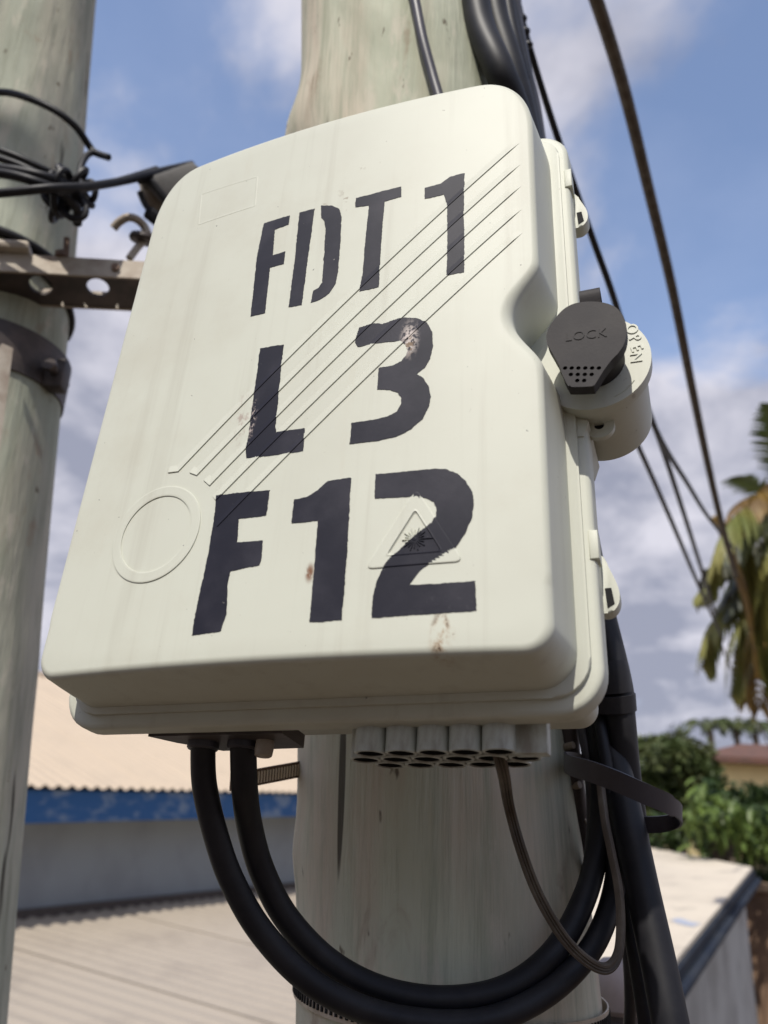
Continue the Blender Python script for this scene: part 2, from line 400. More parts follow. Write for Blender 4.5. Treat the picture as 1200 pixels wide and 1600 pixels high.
# ------------------------------------------------------------------ right flat-roofed building
C1 = P(1175, 1355, 9.0); C2 = P(985, 1585, 3.9); C3 = P(985, 1318, 12.0)
e_ = (C2-C1).normalized(); C2 = C1 + e_*((C2-C1).length*1.25); C4 = C3+(C2-C1)
rb = thing('flat_roofed_building', 'grimy grey building with white coated roof and dark edge at the lower right', 'building', (C1.x, C1.y, 0))
bpy.context.view_layer.update()
nrm = (C2-C1).cross(C3-C1).normalized(); nrm = nrm if nrm.z > 0 else -nrm
def slab(pts, t0, t1):
    bm = bmesh.new(); a = [bm.verts.new(p+nrm*t0) for p in pts]; b = [bm.verts.new(p+nrm*t1) for p in pts]
    bm.faces.new(a); bm.faces.new(b[::-1]); n = len(pts)
    for i in range(n): bm.faces.new((a[i], a[(i+1) % n], b[(i+1) % n], b[i]))
    return bm
bm = slab([C1, C2, C4, C3], 0, -.03); bmesh.ops.subdivide_edges(bm, edges=bm.edges, cuts=8, use_grid_fill=True)
mk('roof', bm, M_roofwhite, rb, False, world=True)
ix = (C3-C1).normalized()
K = [C1+ix*.004-e_*.0, C2+ix*.004, C4, C3]
mk('roof_edge', slab([C1-ix*.05, C2-ix*.05, C2+ix*.02, C1+ix*.02], -.034, -.15), M_tar, rb, False, world=True)
mk('gutter', tube_bm([C1-ix*.09+Vector((0, 0, -.13)), C2-ix*.09+Vector((0, 0, -.13))], .035, 10, 6), M_tar, rb, world=True)
def wallq(a, b, ztop_off, th, m, zlo=0, name='wall'):
    a, b = Vector(a), Vector(b); d = (b-a); h = Vector((d.y, -d.x, 0)).normalized()*th
    bm = bmesh.new(); v = [bm.verts.new(q) for q in ((a.x, a.y, zlo), (b.x, b.y, zlo), (b.x, b.y, b.z+ztop_off), (a.x, a.y, a.z+ztop_off))]
    w = [bm.verts.new(q.co+h) for q in v]
    for f in ((v[0], v[1], v[2], v[3]), (w[3], w[2], w[1], w[0]), (v[0], w[0], w[1], v[1]), (v[2], w[2], w[3], v[3]), (v[1], w[1], w[2], v[2]), (v[3], w[3], w[0], v[0])): bm.faces.new(f)
    return bm
mk('wall', wallq(C1+ix*.18-e_*-.15, C2+ix*.18, -.16, .12, M_wallgrey), M_wallgrey, rb, False, world=True)
mk('wall', wallq(C3-ix*.3+e_*.15, C1+ix*.5+e_*.15, -.22, .12, M_wallgrey), M_wallgrey, rb, False, world=True)
pm = P(1075, 1438, 1)                # faded blue smear on the roof
def onroof(px, py, off):
    r = ray(px, py); o = Vector((0, 0, CAMZ)); p0 = C1+nrm*off; return o + r*((p0-o).dot(nrm)/r.dot(nrm))
bm = bmesh.new(); bm.faces.new([bm.verts.new(onroof(x, y, .004)) for x, y in ((1048, 1437), (1062, 1434), (1080, 1440), (1096, 1443), (1082, 1448), (1060, 1443))])
mk('paint_smear', bm, simple('blue smear', (.32, .36, .46), .8, (.52, .50, .46), 9), rb, False, world=True)
# small rusty-brown mud wall beyond
q1 = P(1160, 1385, 11); q2 = P(1330, 1400, 10)
mudw = thing('boundary_wall', 'brown mud coloured wall beyond the flat roofed building at the right edge', 'wall', (q1.x, q1.y, 0)); bpy.context.view_layer.update()
bm = wallq(q1, q2, 0, .25, None); bmesh.ops.subdivide_edges(bm, edges=bm.edges, cuts=4, use_grid_fill=True)
mk('wall_body', bm, simple('mud render', (.30, .19, .12), .95, (.09, .055, .04), 1.6, bump=.4, bsc=20, bd=.02), mudw, False, world=True)
bm = wallq(q1+Vector((0, -.02, .0)), q2+Vector((0, -.02, 0)), .07, .30, None, zlo=q1.z-.02); mk('coping', bm, simple('tan coping', (.42, .30, .2), .9, (.3, .2, .13), 3), mudw, False, world=True)

# ------------------------------------------------------------------ far houses
def gable(name, label, px0, px1, py_eave, py_ridge, d, depth_len, wallm, roofm, over=.5):
    a = P(px0, py_eave, d); b = P(px1, py_eave, d); zr = P((px0+px1)/2, py_ridge, d+depth_len/2).z
    ze = a.z; dx = Vector((b.x-a.x, b.y-a.y, 0)); L_ = dx.length; dx.normalize(); dy = Vector((-dx.y, dx.x, 0))
    t = thing(name, label, 'house', (a.x, a.y, 0)); bpy.context.view_layer.update()
    o = Vector((a.x, a.y, 0))
    def q(x, y, z): return o + dx*x + dy*y + Vector((0, 0, z))
    bm = bmesh.new(); v = [bm.verts.new(q(*c)) for c in ((0, 0, 0), (L_, 0, 0), (L_, depth_len, 0), (0, depth_len, 0), (0, 0, ze), (L_, 0, ze), (L_, depth_len, ze), (0, depth_len, ze))]
    for f in ((0, 1, 5, 4), (1, 2, 6, 5), (2, 3, 7, 6), (3, 0, 4, 7), (4, 5, 6, 7)): bm.faces.new([v[i] for i in f])
    mk('wall', bm, wallm, t, False, world=True)
    bm = bmesh.new(); m_ = depth_len/2; h_ = min(m_, L_/2)*.85
    c = [q(-over, -over, ze-.05), q(L_+over, -over, ze-.05), q(L_+over, depth_len+over, ze-.05), q(-over, depth_len+over, ze-.05), q(h_, m_, zr), q(L_-h_, m_, zr)]
    lo2 = [p-Vector((0, 0, .18)) for p in c[:4]]
    v = [bm.verts.new(p) for p in c]; w = [bm.verts.new(p) for p in lo2]
    for f in ((0, 1, 5, 4), (2, 3, 4, 5)): bm.faces.new([v[i] for i in f])
    bm.faces.new((v[1], v[2], v[5])); bm.faces.new((v[3], v[0], v[4])); bm.faces.new(w[::-1])
    for i in range(4): bm.faces.new((v[i], v[(i+1) % 4], w[(i+1) % 4], w[i]))
    mk('roof', bm, roofm, t, False, world=True); return t, q, L_, ze
t, q, L_, ze = gable('cream_house', 'cream walled house under a low red brown roof beyond the trees', 1108, 1400, 1180, 1166, 26, 5, M_cream, M_tile)
for x in (1.2, 3.6):
    bm = bmesh.new(); 
    for (y, z) in ((-.04, 0),):
        box = [q(x, -.05, ze-2.2), q(x+1.1, -.05, ze-2.2), q(x+1.1, -.05, ze-1.2), q(x, -.05, ze-1.2)]
    a = [bm.verts.new(p) for p in box]; b = [bm.verts.new(p+Vector((0, .04, 0))) for p in box]; bm.faces.new(a)
    for i in range(4): bm.faces.new((a[i], a[(i+1) % 4], b[(i+1) % 4], b[i]))
    mk('window', bm, M_tar, t, False, world=True)
t, q, L_, ze = gable('white_house', 'small white house with barred porch left of the hazy olive bush', 940, 1014, 1196, 1180, 22, 5, M_white, M_white, .35)
for k in range(5):
    mk('bar', tube_bm([q(L_-1.2+.24*k, -.08, ze-1.4), q(L_-1.2+.24*k, -.08, ze-.1)], .022, 6, 2), M_grey, t, world=True)
bm = bmesh.new(); bm.faces.new([bm.verts.new(p) for p in (q(L_-1.35, -.03, ze-1.4), q(L_-.08, -.03, ze-1.4), q(L_-.08, -.03, ze-.15), q(L_-1.35, -.03, ze-.15))])
mk('porch_opening', bm, M_leafmid, t, False, world=True)

# ------------------------------------------------------------------ trees
LEAF = bpy.data.meshes.new('leaf')
bm = bmesh.new(); pts = [(0, 0, 0), (.18, .3, .03), (.16, .65, .02), (0, 1, -.06), (-.16, .65, .02), (-.18, .3, .03)]
v = [bm.verts.new(p) for p in pts]; c0 = bm.verts.new((0, .5, -.04))
for i in range(6): bm.faces.new((v[i], v[(i+1) % 6], c0))
bm.to_mesh(LEAF); bm.free()
def leafcloud(centers, n, size, seed, ztilt=.6):
    """many leaf sized faces spread through lumps; centers = [(point, rx, ry, rz)]"""
    rnd = random.Random(seed); vs = []; fs = []
    wsum = [c[1]*c[2]*c[3] for c in centers]
    for _ in range(n):
        c, rx, ry, rz = rnd.choices(centers, wsum)[0]
        while True:
            d = Vector((rnd.uniform(-1, 1), rnd.uniform(-1, 1), rnd.uniform(-1, 1)))
            if .1 < d.length < 1: break
        d = d.normalized()*(d.length**.35)
        p = c + Vector((d.x*rx, d.y*ry, d.z*rz))
        if noise.noise(p*1.9+Vector((seed, 0, 0))) < -.12: continue
        s_ = size*rnd.uniform(.6, 1.4)
        R_ = Matrix.Rotation(rnd.uniform(0, 2*PI), 3, 'Z') @ Matrix.Rotation(rnd.gauss(-.3, ztilt), 3, 'X') @ Matrix.Rotation(rnd.gauss(0, .5), 3, 'Y')
        b = len(vs)
        for q_ in ((0, 0, 0), (.22, .45, .04), (0, 1, -.05), (-.22, .45, .04)): vs.append(p + R_ @ (Vector(q_)*s_))
        fs.append((b, b+1, b+2, b+3))
    return vs, fs
def tree(name, label, lumps, d, n, size, m, seed, group=None, trunk_px=None):
    """lumps = [(px, py, rpx)] at distance d"""
    cs = [(P(x, y, d+dd), r/FPX*d, r/FPX*d*1.2, r/FPX*d*.9) for x, y, r, dd in lumps]
    base = sum((c[0] for c in cs), Vector())/len(cs); base = Vector((base.x, base.y, 0))
    t = thing(name, label, 'tree', base, group); bpy.context.view_layer.update()
    top = Vector((base.x, base.y, min(c[0].z for c in cs)+.3))
    bm = bmesh.new(); rt = .10+.012*d
    sweep(bm, spline([base, base.lerp(top, .5)+Vector((.1, 0, 0)), top], 6), circ(rt, 10), scale=lambda u: 1-.45*u)
    mk('trunk', bm, M_bark, t, world=True)
    for c in cs[:6]:
        mk('limb', tube_bm([top-Vector((0, 0, .4)), top.lerp(c[0], .55)+Vector((0, 0, .1)), c[0]], rt*.4, 7, 5, scale=lambda u: 1-.8*u), M_bark, t, world=True)
    vs, fs = leafcloud(cs, n, size, seed)
    me = bpy.data.meshes.new('crown'); me.from_pydata([v-base for v in vs], [], fs); me.materials.append(m)
    o = bpy.data.objects.new('crown', me); COL.objects.link(o); o.parent = t; o['kind'] = 'stuff'
    return t, base, cs
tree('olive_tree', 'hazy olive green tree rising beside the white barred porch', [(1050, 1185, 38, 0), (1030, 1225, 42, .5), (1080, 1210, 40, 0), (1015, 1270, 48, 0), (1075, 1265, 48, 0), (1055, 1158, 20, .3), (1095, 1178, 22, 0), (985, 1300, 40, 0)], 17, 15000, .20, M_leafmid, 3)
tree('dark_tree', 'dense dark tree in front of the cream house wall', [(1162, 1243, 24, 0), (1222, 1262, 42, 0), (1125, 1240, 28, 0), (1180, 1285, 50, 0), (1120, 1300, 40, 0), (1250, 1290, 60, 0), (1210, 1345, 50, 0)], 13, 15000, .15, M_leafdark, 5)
t, base, cs = tree('mango_tree', 'bright leaved tree drooping over the white flat roof', [(1110, 1262, 34, .5), (1150, 1290, 38, .5), (1190, 1300, 42, .5), (1085, 1300, 34, .5), (1150, 1325, 34, .5), (1045, 1300, 34, .6), (1215, 1350, 30, .5)], 10.6, 9000, .11, M_leafdark, 8)
rnd = random.Random(4)
lm = LEAF.copy(); lm.materials.append(M_leafbright)
for k in range(240):
    px = rnd.uniform(1070, 1215); top_ = 1212 + (px-1085)*.42 if px > 1085 else 1225 + (1085-px)*2
    py = top_ + abs(rnd.gauss(0, 40)) + rnd.uniform(0, 30)
    if py > 1325: continue
    o = bpy.data.objects.new('leaf', lm); COL.objects.link(o); o.parent = t
    p = P(px, py, 10.0+rnd.uniform(-.3, .5)) - base
    o.matrix_basis = (Matrix.Translation(p) @ Matrix.Rotation(rnd.uniform(0, 2*PI), 4, 'Z') @ Matrix.Rotation(rnd.gauss(-.7, .4), 4, 'X')
                      @ Matrix.Scale(rnd.uniform(.14, .30), 4))
tree('shrub_tree', 'dark green bush at the right edge above the brown wall', [(1195, 1375, 22, 0), (1230, 1370, 30, 0), (1160, 1365, 18, 0)], 11.8, 3500, .12, M_leafdark, 12)
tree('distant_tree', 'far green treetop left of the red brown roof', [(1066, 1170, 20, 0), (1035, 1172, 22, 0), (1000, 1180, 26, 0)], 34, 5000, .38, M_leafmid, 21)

def frond(path, leaf_len, n, m, seed, droop=.8, parent=None, rach=.012, ang=1.0, wid=.035, fold=.35):
    """rachis and leaflets as one mesh"""
    rnd = random.Random(seed); sp = spline(path, 10); bm = bmesh.new()
    sweep(bm, sp, circ(rach, 6), scale=lambda u: 1-.75*u)
    for k in range(n):
        u = .12+.88*k/n; i = min(len(sp)-2, int(u*(len(sp)-1))); f_ = u*(len(sp)-1)-i
        p = sp[i].lerp(sp[i+1], f_); t_ = (sp[i+1]-sp[i]).normalized(); side = t_.cross(Vector((0, 0, 1)))
        side = side.normalized() if side.length > .05 else Vector((1, 0, 0))
        for sg in (-1, 1):
            l = leaf_len*(math.sin(PI*min(1, u*.85+.12))**.6)*rnd.uniform(.8, 1.1)
            d = (side*sg*math.sin(ang)+t_*math.cos(ang)+Vector((rnd.gauss(0, .08), rnd.gauss(0, .08), fold*.3))).normalized()
            pts_ = [p]
            for q_ in range(4):
                d = (d+Vector((0, 0, -droop*.35))).normalized(); pts_.append(pts_[-1]+d*l/4)
            wv = d.cross(t_).cross(d).normalized()*wid*.5; prev = None
            for q_, pp in enumerate(pts_):
                ww = wv*(1, 1, .85, .55, .05)[q_]
                cur = (bm.verts.new(pp-ww), bm.verts.new(pp+ww))
                if prev: bm.faces.new((prev[0], prev[1], cur[1], cur[0]))
                prev = cur
    o = mk('frond', bm, m, parent, False, world=True); return o
PD = 7.0
pb = P(1262, 800, PD)
palm = thing('palm_tree', 'palm with hanging yellowed fronds at the right edge below the thick brown line', 'palm', (pb.x, pb.y, 0)); bpy.context.view_layer.update()
bm = bmesh.new(); sweep(bm, spline([Vector((pb.x+.1, pb.y, 0)), Vector((pb.x+.05, pb.y, 3)), pb-Vector((0, 0, .1))], 14), circ(.15, 14), scale=lambda u: (1.15-.3*u)*(1+.04*math.sin(u*150)))
mk('trunk', bm, M_bark, palm, world=True)
def FP(l, *a, **k): frond([P(x, y, d) for x, y, d in l], *a, parent=palm, **k)
FP([(1262, 800, PD), (1225, 740, PD), (1205, 680, PD-.2), (1200, 630, PD-.4)], .22, 26, M_leafmid, 1, droop=.3)
FP([(1262, 800, PD), (1215, 772, PD), (1170, 752, PD-.1), (1150, 745, PD-.2)], .26, 20, M_leafmid, 2, droop=.35, ang=.8)
FP([(1262, 805, PD), (1200, 775, PD-.3), (1150, 790, PD-.5), (1128, 840, PD-.5)], .22, 26, M_frondold, 3, droop=1.2)
FP([(1262, 810, PD), (1190, 810, PD-.5), (1145, 860, PD-.7), (1098, 905, PD-.8)], .36, 30, M_frondgrey, 4, droop=1.0, ang=.9)
FP([(1265, 820, PD), (1215, 850, PD-.4), (1150, 930, PD-.6), (1108, 985, PD-.6), (1098, 1045, PD-.6)], .40, 34, M_frond, 5, droop=1.7, wid=.045)
FP([(1265, 820, PD), (1225, 850, PD-.4), (1170, 940, PD-.8), (1150, 1010, PD-.8), (1142, 1090, PD-.8)], .38, 34, M_frond, 6, droop=1.8, wid=.045)
FP([(1265, 820, PD), (1220, 860, PD-.8), (1190, 940, PD-1), (1182, 1020, PD-1), (1188, 1110, PD-1)], .42, 34, M_frondold, 7, droop=1.8, wid=.05)
FP([(1265, 820, PD), (1240, 900, PD-.5), (1215, 1000, PD-.9), (1205, 1100, PD-.9)], .45, 30, M_frond, 8, droop=1.8, wid=.05)
FP([(1265, 815, PD), (1330, 760, PD), (1400, 800, PD), (1430, 900, PD)], .6, 24, M_leafmid, 9, droop=1.0)
FP([(1262, 800, PD), (1280, 700, PD), (1330, 640, PD), (1400, 640, PD)], .6, 24, M_leafmid, 10, droop=.7)
FP([(1262, 808, PD-.3), (1205, 790, PD-.9), (1160, 800, PD-1.2), (1125, 850, PD-1.3), (1105, 930, PD-1.3)], .34, 44, M_frond, 21, droop=1.5, wid=.05, ang=.7)
FP([(1262, 806, PD-.1), (1190, 820, PD-.5), (1130, 880, PD-.6), (1088, 935, PD-.6)], .34, 44, M_frond, 26, droop=1.3, wid=.045)
FP([(1262, 815, PD-.1), (1200, 850, PD-.6), (1150, 880, PD-.8), (1105, 890, PD-.9)], .26, 40, M_frondgrey, 27, droop=1.1, wid=.05)
FP([(1262, 812, PD), (1210, 830, PD-.3), (1150, 900, PD-.4), (1120, 960, PD-.4)], .36, 44, M_frondgrey, 22, droop=1.2, wid=.05)
FP([(1262, 820, PD), (1215, 880, PD-.2), (1175, 960, PD-.3), (1160, 1040, PD-.3), (1165, 1100, PD-.3)], .34, 44, M_frondold, 23, droop=1.8, wid=.05)
FP([(1262, 790, PD-.3), (1225, 750, PD-.8), (1190, 770, PD-1.1), (1160, 820, PD-1.2)], .30, 40, M_frondold, 24, droop=1.2, wid=.06, ang=.8)
FP([(1262, 830, PD-.3), (1235, 900, PD-.6), (1200, 960, PD-.7), (1180, 1040, PD-.7)], .42, 44, M_frond, 25, droop=1.8, wid=.06)
# broad folded leaf bases and a leaning dry stalk
FP([(1262, 790, PD-.4), (1205, 800, PD-1.0), (1168, 845, PD-1.1), (1172, 930, PD-1.1), (1196, 1010, PD-1.1)], .26, 60, M_frond, 11, droop=1.3, wid=.075, ang=.55)
FP([(1262, 800, PD-.4), (1215, 830, PD-1.1), (1190, 900, PD-1.2), (1190, 990, PD-1.2), (1205, 1080, PD-1.2)], .24, 60, M_frond, 12, droop=1.5, wid=.075, ang=.5)
FP([(1262, 800, PD-.2), (1225, 870, PD-.7), (1165, 915, PD-.8), (1135, 960, PD-.8)], .30, 40, M_frondgrey, 13, droop=1.1, wid=.05, ang=.8)
mk('dry_stalk', tube_bm([P(1119, 806, PD-1.2), P(1145, 872, PD-1.2), P(1172, 960, PD-1.2), P(1186, 1060, PD-1.1)], .040, 8, 6, scale=lambda u: .9-.3*u+.08*math.sin(u*30)), M_frondold, palm, world=True)
for i, (x, y) in enumerate(((1110, 1142), (1150, 1140), (1180, 1146))):
    b = P(x, y, 40); f_ = thing('palm_tree', ('far small palm top left of the red brown roof', 'far palm top behind the middle of the red brown roof', 'far palm top behind the right of the red brown roof')[i], 'palm', (b.x, b.y, 0), 'far palm tops over the roof'); bpy.context.view_layer.update()
    mk('trunk', tube_bm([(b.x, b.y, 0), b], .15, 8, 3), M_bark, f_, world=True)
    for k in range(9):
        a = 2*PI*k/9+i; e1 = b+Vector((math.cos(a)*.9, math.sin(a)*.9, .5)); e2 = b+Vector((math.cos(a)*1.5, math.sin(a)*1.5, -.1))
        frond([b, e1, e2], .45, 14, M_leafmid, k, parent=f_, wid=.09)

# unseen tree behind the camera: sprays mottle the left pole, widened crown blocks sky
st = thing('shade_tree', 'unseen leafy tree mottling the left pole, its crown widened to block sky light', 'tree', (-5.5, -4.6, 0)); bpy.context.view_layer.update()
mk('trunk', tube_bm([(-5.5, -4.6, 0), (-5.4, -4.4, 2.5), (-5.0, -4.1, 5.0)], .24, 12, 6, scale=lambda u: 1-.4*u), M_bark, st, world=True)
tgt = Vector((-.56, .88, 5.42)) + sd*3.8; lumps = [(tgt, .42, .42, .36), (tgt+Vector((-.45, -.2, .1)), .35, .35, .3), (tgt + Vector((-.25, .25, .55)), .3, .3, .25), (tgt + Vector((-1.2, -.6, -.1)), .6, .5, .5)]
mk('limb', tube_bm([(-5.0, -4.1, 5.0), (-3.9, -2.9, 7.4), tgt+Vector((-.9, -.4, .2)), tgt+Vector((-.3, 0, .1))], .05, 8, 6, scale=lambda u: 1-.85*u), M_bark, st, world=True)
big = [(Vector(c), rr_, rr_, rr_*.85) for c, rr_ in (((-5.2, -4.3, 6.2), 2.0), ((-7, -5, 5.4), 2.0), ((-4.2, -5.6, 5.3), 1.8), ((-6.2, -3.4, 4.6), 1.7), ((-4.4, -3.9, 4.6), 1.3), ((-2.6, -5.6, 5.6), 1.9), ((-.6, -6.2, 5.4), 1.9), ((1.4, -6.0, 5.2), 1.8), ((-1.6, -5.2, 3.6), 1.5), ((.6, -5.4, 3.4), 1.5), ((3.0, -5.2, 4.6), 1.7))]  # broad crown lumps, added out of view to cut low sky light
vs, fs = leafcloud(big, 26000, .20, 31); v2, f2 = leafcloud(lumps, 230, .15, 32); k_ = len(vs); vs += v2; fs += [tuple(i+k_ for i in f) for f in f2]
me = bpy.data.meshes.new('crown'); me.from_pydata([v-Vector((-5.5, -4.6, 0)) for v in vs], [], fs); me.materials.append(M_leafdark)
o = bpy.data.objects.new('crown', me); COL.objects.link(o); o.parent = st; o['kind'] = 'stuff'

# ------------------------------------------------------------------ poles
def pole_obj(name, label, p0, p1, r0, m, bumps=(), z_lo=0, z_hi=9):
    """p0, p1: two axis points; r0 radius at p0"""
    ax = (p1-p0)/(p1.z-p0.z); bm = bmesh.new(); segs = 72; zs = []
    z = z_lo
    while z < z_hi: zs.append(z); z += .012 if 3.7 < z < 5.9 else .25
    rings = []
    for z in zs:
        c = p0 + ax*(z-p0.z); ring = []
        for k in range(segs):
            a = 2*PI*k/segs; d = Vector((math.cos(a), math.sin(a), 0))
            r = r0*(1-.012*(z-p0.z)) + .0022*noise.noise(Vector((d.x*2.2, d.y*2.2, z*1.3+r0*70))) + .0018*noise.noise(Vector((d.x*5, d.y*5, z*3)))
            for (ba, bz, bh, wa, wz) in bumps:
                da = (a-ba+PI) % (2*PI)-PI; r += bh*math.exp(-(da/wa)**2-((z-bz)/wz)**2)
            ring.append(bm.verts.new(c+d*r))
        rings.append(ring)
    for a, b in zip(rings, rings[1:]):
        for k in range(segs): bm.faces.new((a[k], a[(k+1) % segs], b[(k+1) % segs], b[k]))
    bm.faces.new(rings[0][::-1]); bm.faces.new(rings[-1])
    o = mk(name, bm, m); return base_to(o, p0+ax*(-p0.z))
pc0, pc1 = Vector((.052, .643, 4.189)), Vector((-.014, .645, 5.047))
cz = P(455, 195, .837).z; cz2 = P(463, 1330, .6).z
cpole = pole_obj('utility_pole', 0, pc0, pc1, .104, M_wood1, bumps=[(PI*1.02, cz-.035, .017, .5, .050), (PI*1.05, cz2, .0035, .25, .02), (-.6, cz+.12, -.004, .5, .08)])
tag(cpole, 'pale timber pole standing right behind the fibre box', 'utility pole')
pl0 = Vector((-.491, .991, 4.094)); pl1 = Vector((-.618, .975, 5.39))
lpole = pole_obj('utility_pole', 0, pl0, pl1, .101, M_wood2, bumps=[(0, 4.35, .002, .5, .05), (.2, 5.6, .003, .6, .06)])
tag(lpole, 'greenish timber pole at the left edge carrying the steel crossarm', 'utility pole')
def cax(z): return pc0 + (pc1-pc0)*((z-pc0.z)/(pc1.z-pc0.z))
def lax(z): return pl0 + (pl1-pl0)*((z-pl0.z)/(pl1.z-pl0.z))

# ------------------------------------------------------------------ the fibre box
BX = thing('distribution_box', 'pale green plastic fibre distribution box stencilled FDT1 L3 F12 on the pole', 'distribution box', mat=MB)
bpy.context.view_layer.update()
HB = .1817
def lid_outline():
    pts = []     # counter clockwise (x, y, fillet)
    n = 60
    rb_ = .0135
    def corner(cx_, cy_, rx, ry, a0, m_=12, e=1.0):
        for k in range(1, m_):
            a = math.radians(a0+90*k/m_); pts.append((cx_+rx*math.copysign(abs(math.cos(a))**e, math.cos(a)), cy_+ry*math.copysign(abs(math.sin(a))**e, math.sin(a))))
    X = BW/2; XL = X+.0028; HT = HB+.0028
    for k in range(n+1): pts.append((-XL+rb_+(X+XL-2*rb_)*k/n, -HB))
    corner(X-rb_, -HB+rb_, rb_, rb_, -90)
    y0, y1 = -HB+rb_, HT-.050
    for k in range(121):
        y = y0+(y1-y0)*k/120; u = (y+.0035)/.034
        dip = .0145*(.5+.5*math.cos(PI*u))**.85 if abs(u) < 1 else 0
        pts.append((X-dip, y))
    corner(X-.034, HT-.050, .034, .050, 0, 20, .86)
    for k in range(n+1): pts.append((X-.034-(X+XL-.068)*k/n, HT))
    corner(-XL+.034, HT-.050, .034, .050, 90, 20, .86)
    for k in range(61): pts.append((-XL, y1-(y1-y0)*k/60))
    corner(-XL+rb_, -HB+rb_, rb_, rb_, 180)
    res = []
    for p in pts:
        if not res or (Vector(p)-Vector(res[-1])).length > 1e-5: res.append(p)
    return res
OUT = lid_outline(); NO = len(OUT)
def normals2(pts):
    ns = []
    for i in range(len(pts)):
        a = Vector(pts[i-1]); b = Vector(pts[(i+1) % len(pts)]); t_ = (b-a).normalized(); ns.append(Vector((t_.y, -t_.x)))
    return ns
NRM = normals2(OUT)
bm = bmesh.new(); rings = []
def fil(i):
    x, y = OUT[i]
    if x > .10 and abs(y+.0035) < .045:
        u = abs(y+.0035)/.045; return .0034+.0030*(.5+.5*math.cos(PI*u))
    return .0045 if y < -.15 else .0034
def bite(i):
    x, y = OUT[i]
    return (.5+.5*math.cos(PI*min(1, abs(y+.0035)/.034))) if x > .1 else 0
ZB = -.040
for dz, outw in ((ZB, .0045), (ZB*.66, .0030), (ZB*.36, .0015)):     # side walls flare out with the mould draft
    ring = []
    for i in range(NO):
        p = Vector(OUT[i]) + NRM[i]*(outw*(1-.8*bite(i))); ring.append(bm.verts.new((p.x, p.y, dz+crown(p.x)*(1-dz/ZB))))
    rings.append(ring)
FN = 8
for k in range(FN+1):
    a = PI/2*k/FN; ring = []
    for i in range(NO):
        r = fil(i); p = Vector(OUT[i]) - NRM[i]*(r*(1-math.cos(a))); ring.append(bm.verts.new((p.x, p.y, crown(p.x)-r*(1-math.sin(a)))))
    rings.append(ring)
inner = [Vector(OUT[i])-NRM[i]*fil(i) for i in range(NO)]
for k in range(1, 22):
    s_ = 1-k/22; rings.append([bm.verts.new((q.x*s_, q.y*s_, crown(q.x*s_))) for q in inner])
for a, b in zip(rings, rings[1:]):
    for i in range(NO): bm.faces.new((a[i], a[(i+1) % NO], b[(i+1) % NO], b[i]))
cv = bm.verts.new((0, 0, crown(0)))
for i in range(NO): bm.faces.new((rings[-1][i], rings[-1][(i+1) % NO], cv))
# return lip of the lid towards the gasket
lip = [bm.verts.new((v.co.x-NRM[i].x*.003, v.co.y-NRM[i].y*.003, ZB)) for i, v in enumerate(rings[0])]
for i in range(NO): bm.faces.new((rings[0][(i+1) % NO], rings[0][i], lip[i], lip[(i+1) % NO]))
lid = mk('lid', bm, M_lid, BX)

def flat_poly(pts, wob=0.0, seed=0, step=.0012):
    """densify a closed outline and roughen it like stencil paint"""
    res = []; n = len(pts)
    for i in range(n):
        a = Vector(pts[i]); b = Vector(pts[(i+1) % n]); m_ = max(1, int((b-a).length/step))
        for k in range(m_):
            p = a.lerp(b, k/m_)
            if wob:
                q_ = Vector((p.x*900, p.y*900, seed)); w_ = wob*(.55*noise.noise(q_)+.3*noise.noise(q_*3.1)+.35*noise.noise(q_*.27))
                d_ = (b-a).normalized(); p = p + Vector((d_.y, -d_.x))*w_
            res.append((p.x, p.y))
    return res
def drape(pts, lift, thick=.00025, name='', m=None, parent=None, cuts=True, xf=None):
    bm = bmesh.new(); f = bm.faces.new([bm.verts.new((x, y, 0)) for x, y in pts])
    bmesh.ops.triangulate(bm, faces=[f])
    for _ in range(3):
        es = [e for e in bm.edges if e.calc_length() > .006 and not e.is_boundary]
        if es: bmesh.ops.subdivide_edges(bm, edges=es, cuts=1); bmesh.ops.triangulate(bm, faces=[q for q in bm.faces if len(q.verts) > 3])
    for v in bm.verts: v.co.z = crown(v.co.x)+lift
    bnd = [e for e in bm.edges if e.is_boundary]
    r = bmesh.ops.extrude_edge_only(bm, edges=bnd)
    for v in [g_ for g_ in r['geom'] if isinstance(g_, bmesh.types.BMVert)]: v.co.z -= lift+.0002
    return mk(name, bm, m, parent, True)
def zoomfn(x0, y0, sc): return lambda pts: [(lambda q: (q.x, q.y))(LS(x0+x/sc, y0+y/sc)) for x, y in pts]
z1 = zoomfn(300, 200, 2.4); z2 = zoomfn(340, 480, 2.857); z3 = zoomfn(160, 700, 3); z4 = zoomfn(520, 700, 3.75)
GLY = []
GLY.append(('letter', 'black stencilled letter F of FDT1', z1([(270, 358), (368, 328), (362, 363), (311, 381), (303, 478), (350, 463), (345, 510), (293, 524), (274, 695), (220, 708), (244, 482)])))
GLY.append(('letter', 'black stencilled stem of the letter D', z1([(403, 318), (460, 303), (436, 480), (412, 665), (363, 672), (385, 500)])))
GLY.append(('letter', 'black stencilled bowl of the letter D', z1([(484, 292), (525, 291), (552, 304), (561, 330), (556, 440), (547, 540), (538, 585), (515, 620), (480, 645), (445, 656), (455, 611), (474, 601), (488, 580), (496, 470), (501, 380), (497, 350), (484, 336)])))
GLY.append(('letter', 'black stencilled letter T of FDT1', z1([(615, 264), (785, 220), (785, 258), (722, 276), (712, 400), (700, 598), (628, 614), (641, 540), (652, 400), (664, 291), (612, 298)])))
GLY.append(('digit', 'black stencilled 1 at the end of FDT1', z1([(873, 226), (935, 208), (965, 184), (1022, 170), (1019, 340), (1022, 400), (1020, 541), (955, 554), (958, 400), (957, 290), (945, 250), (872, 267)])))
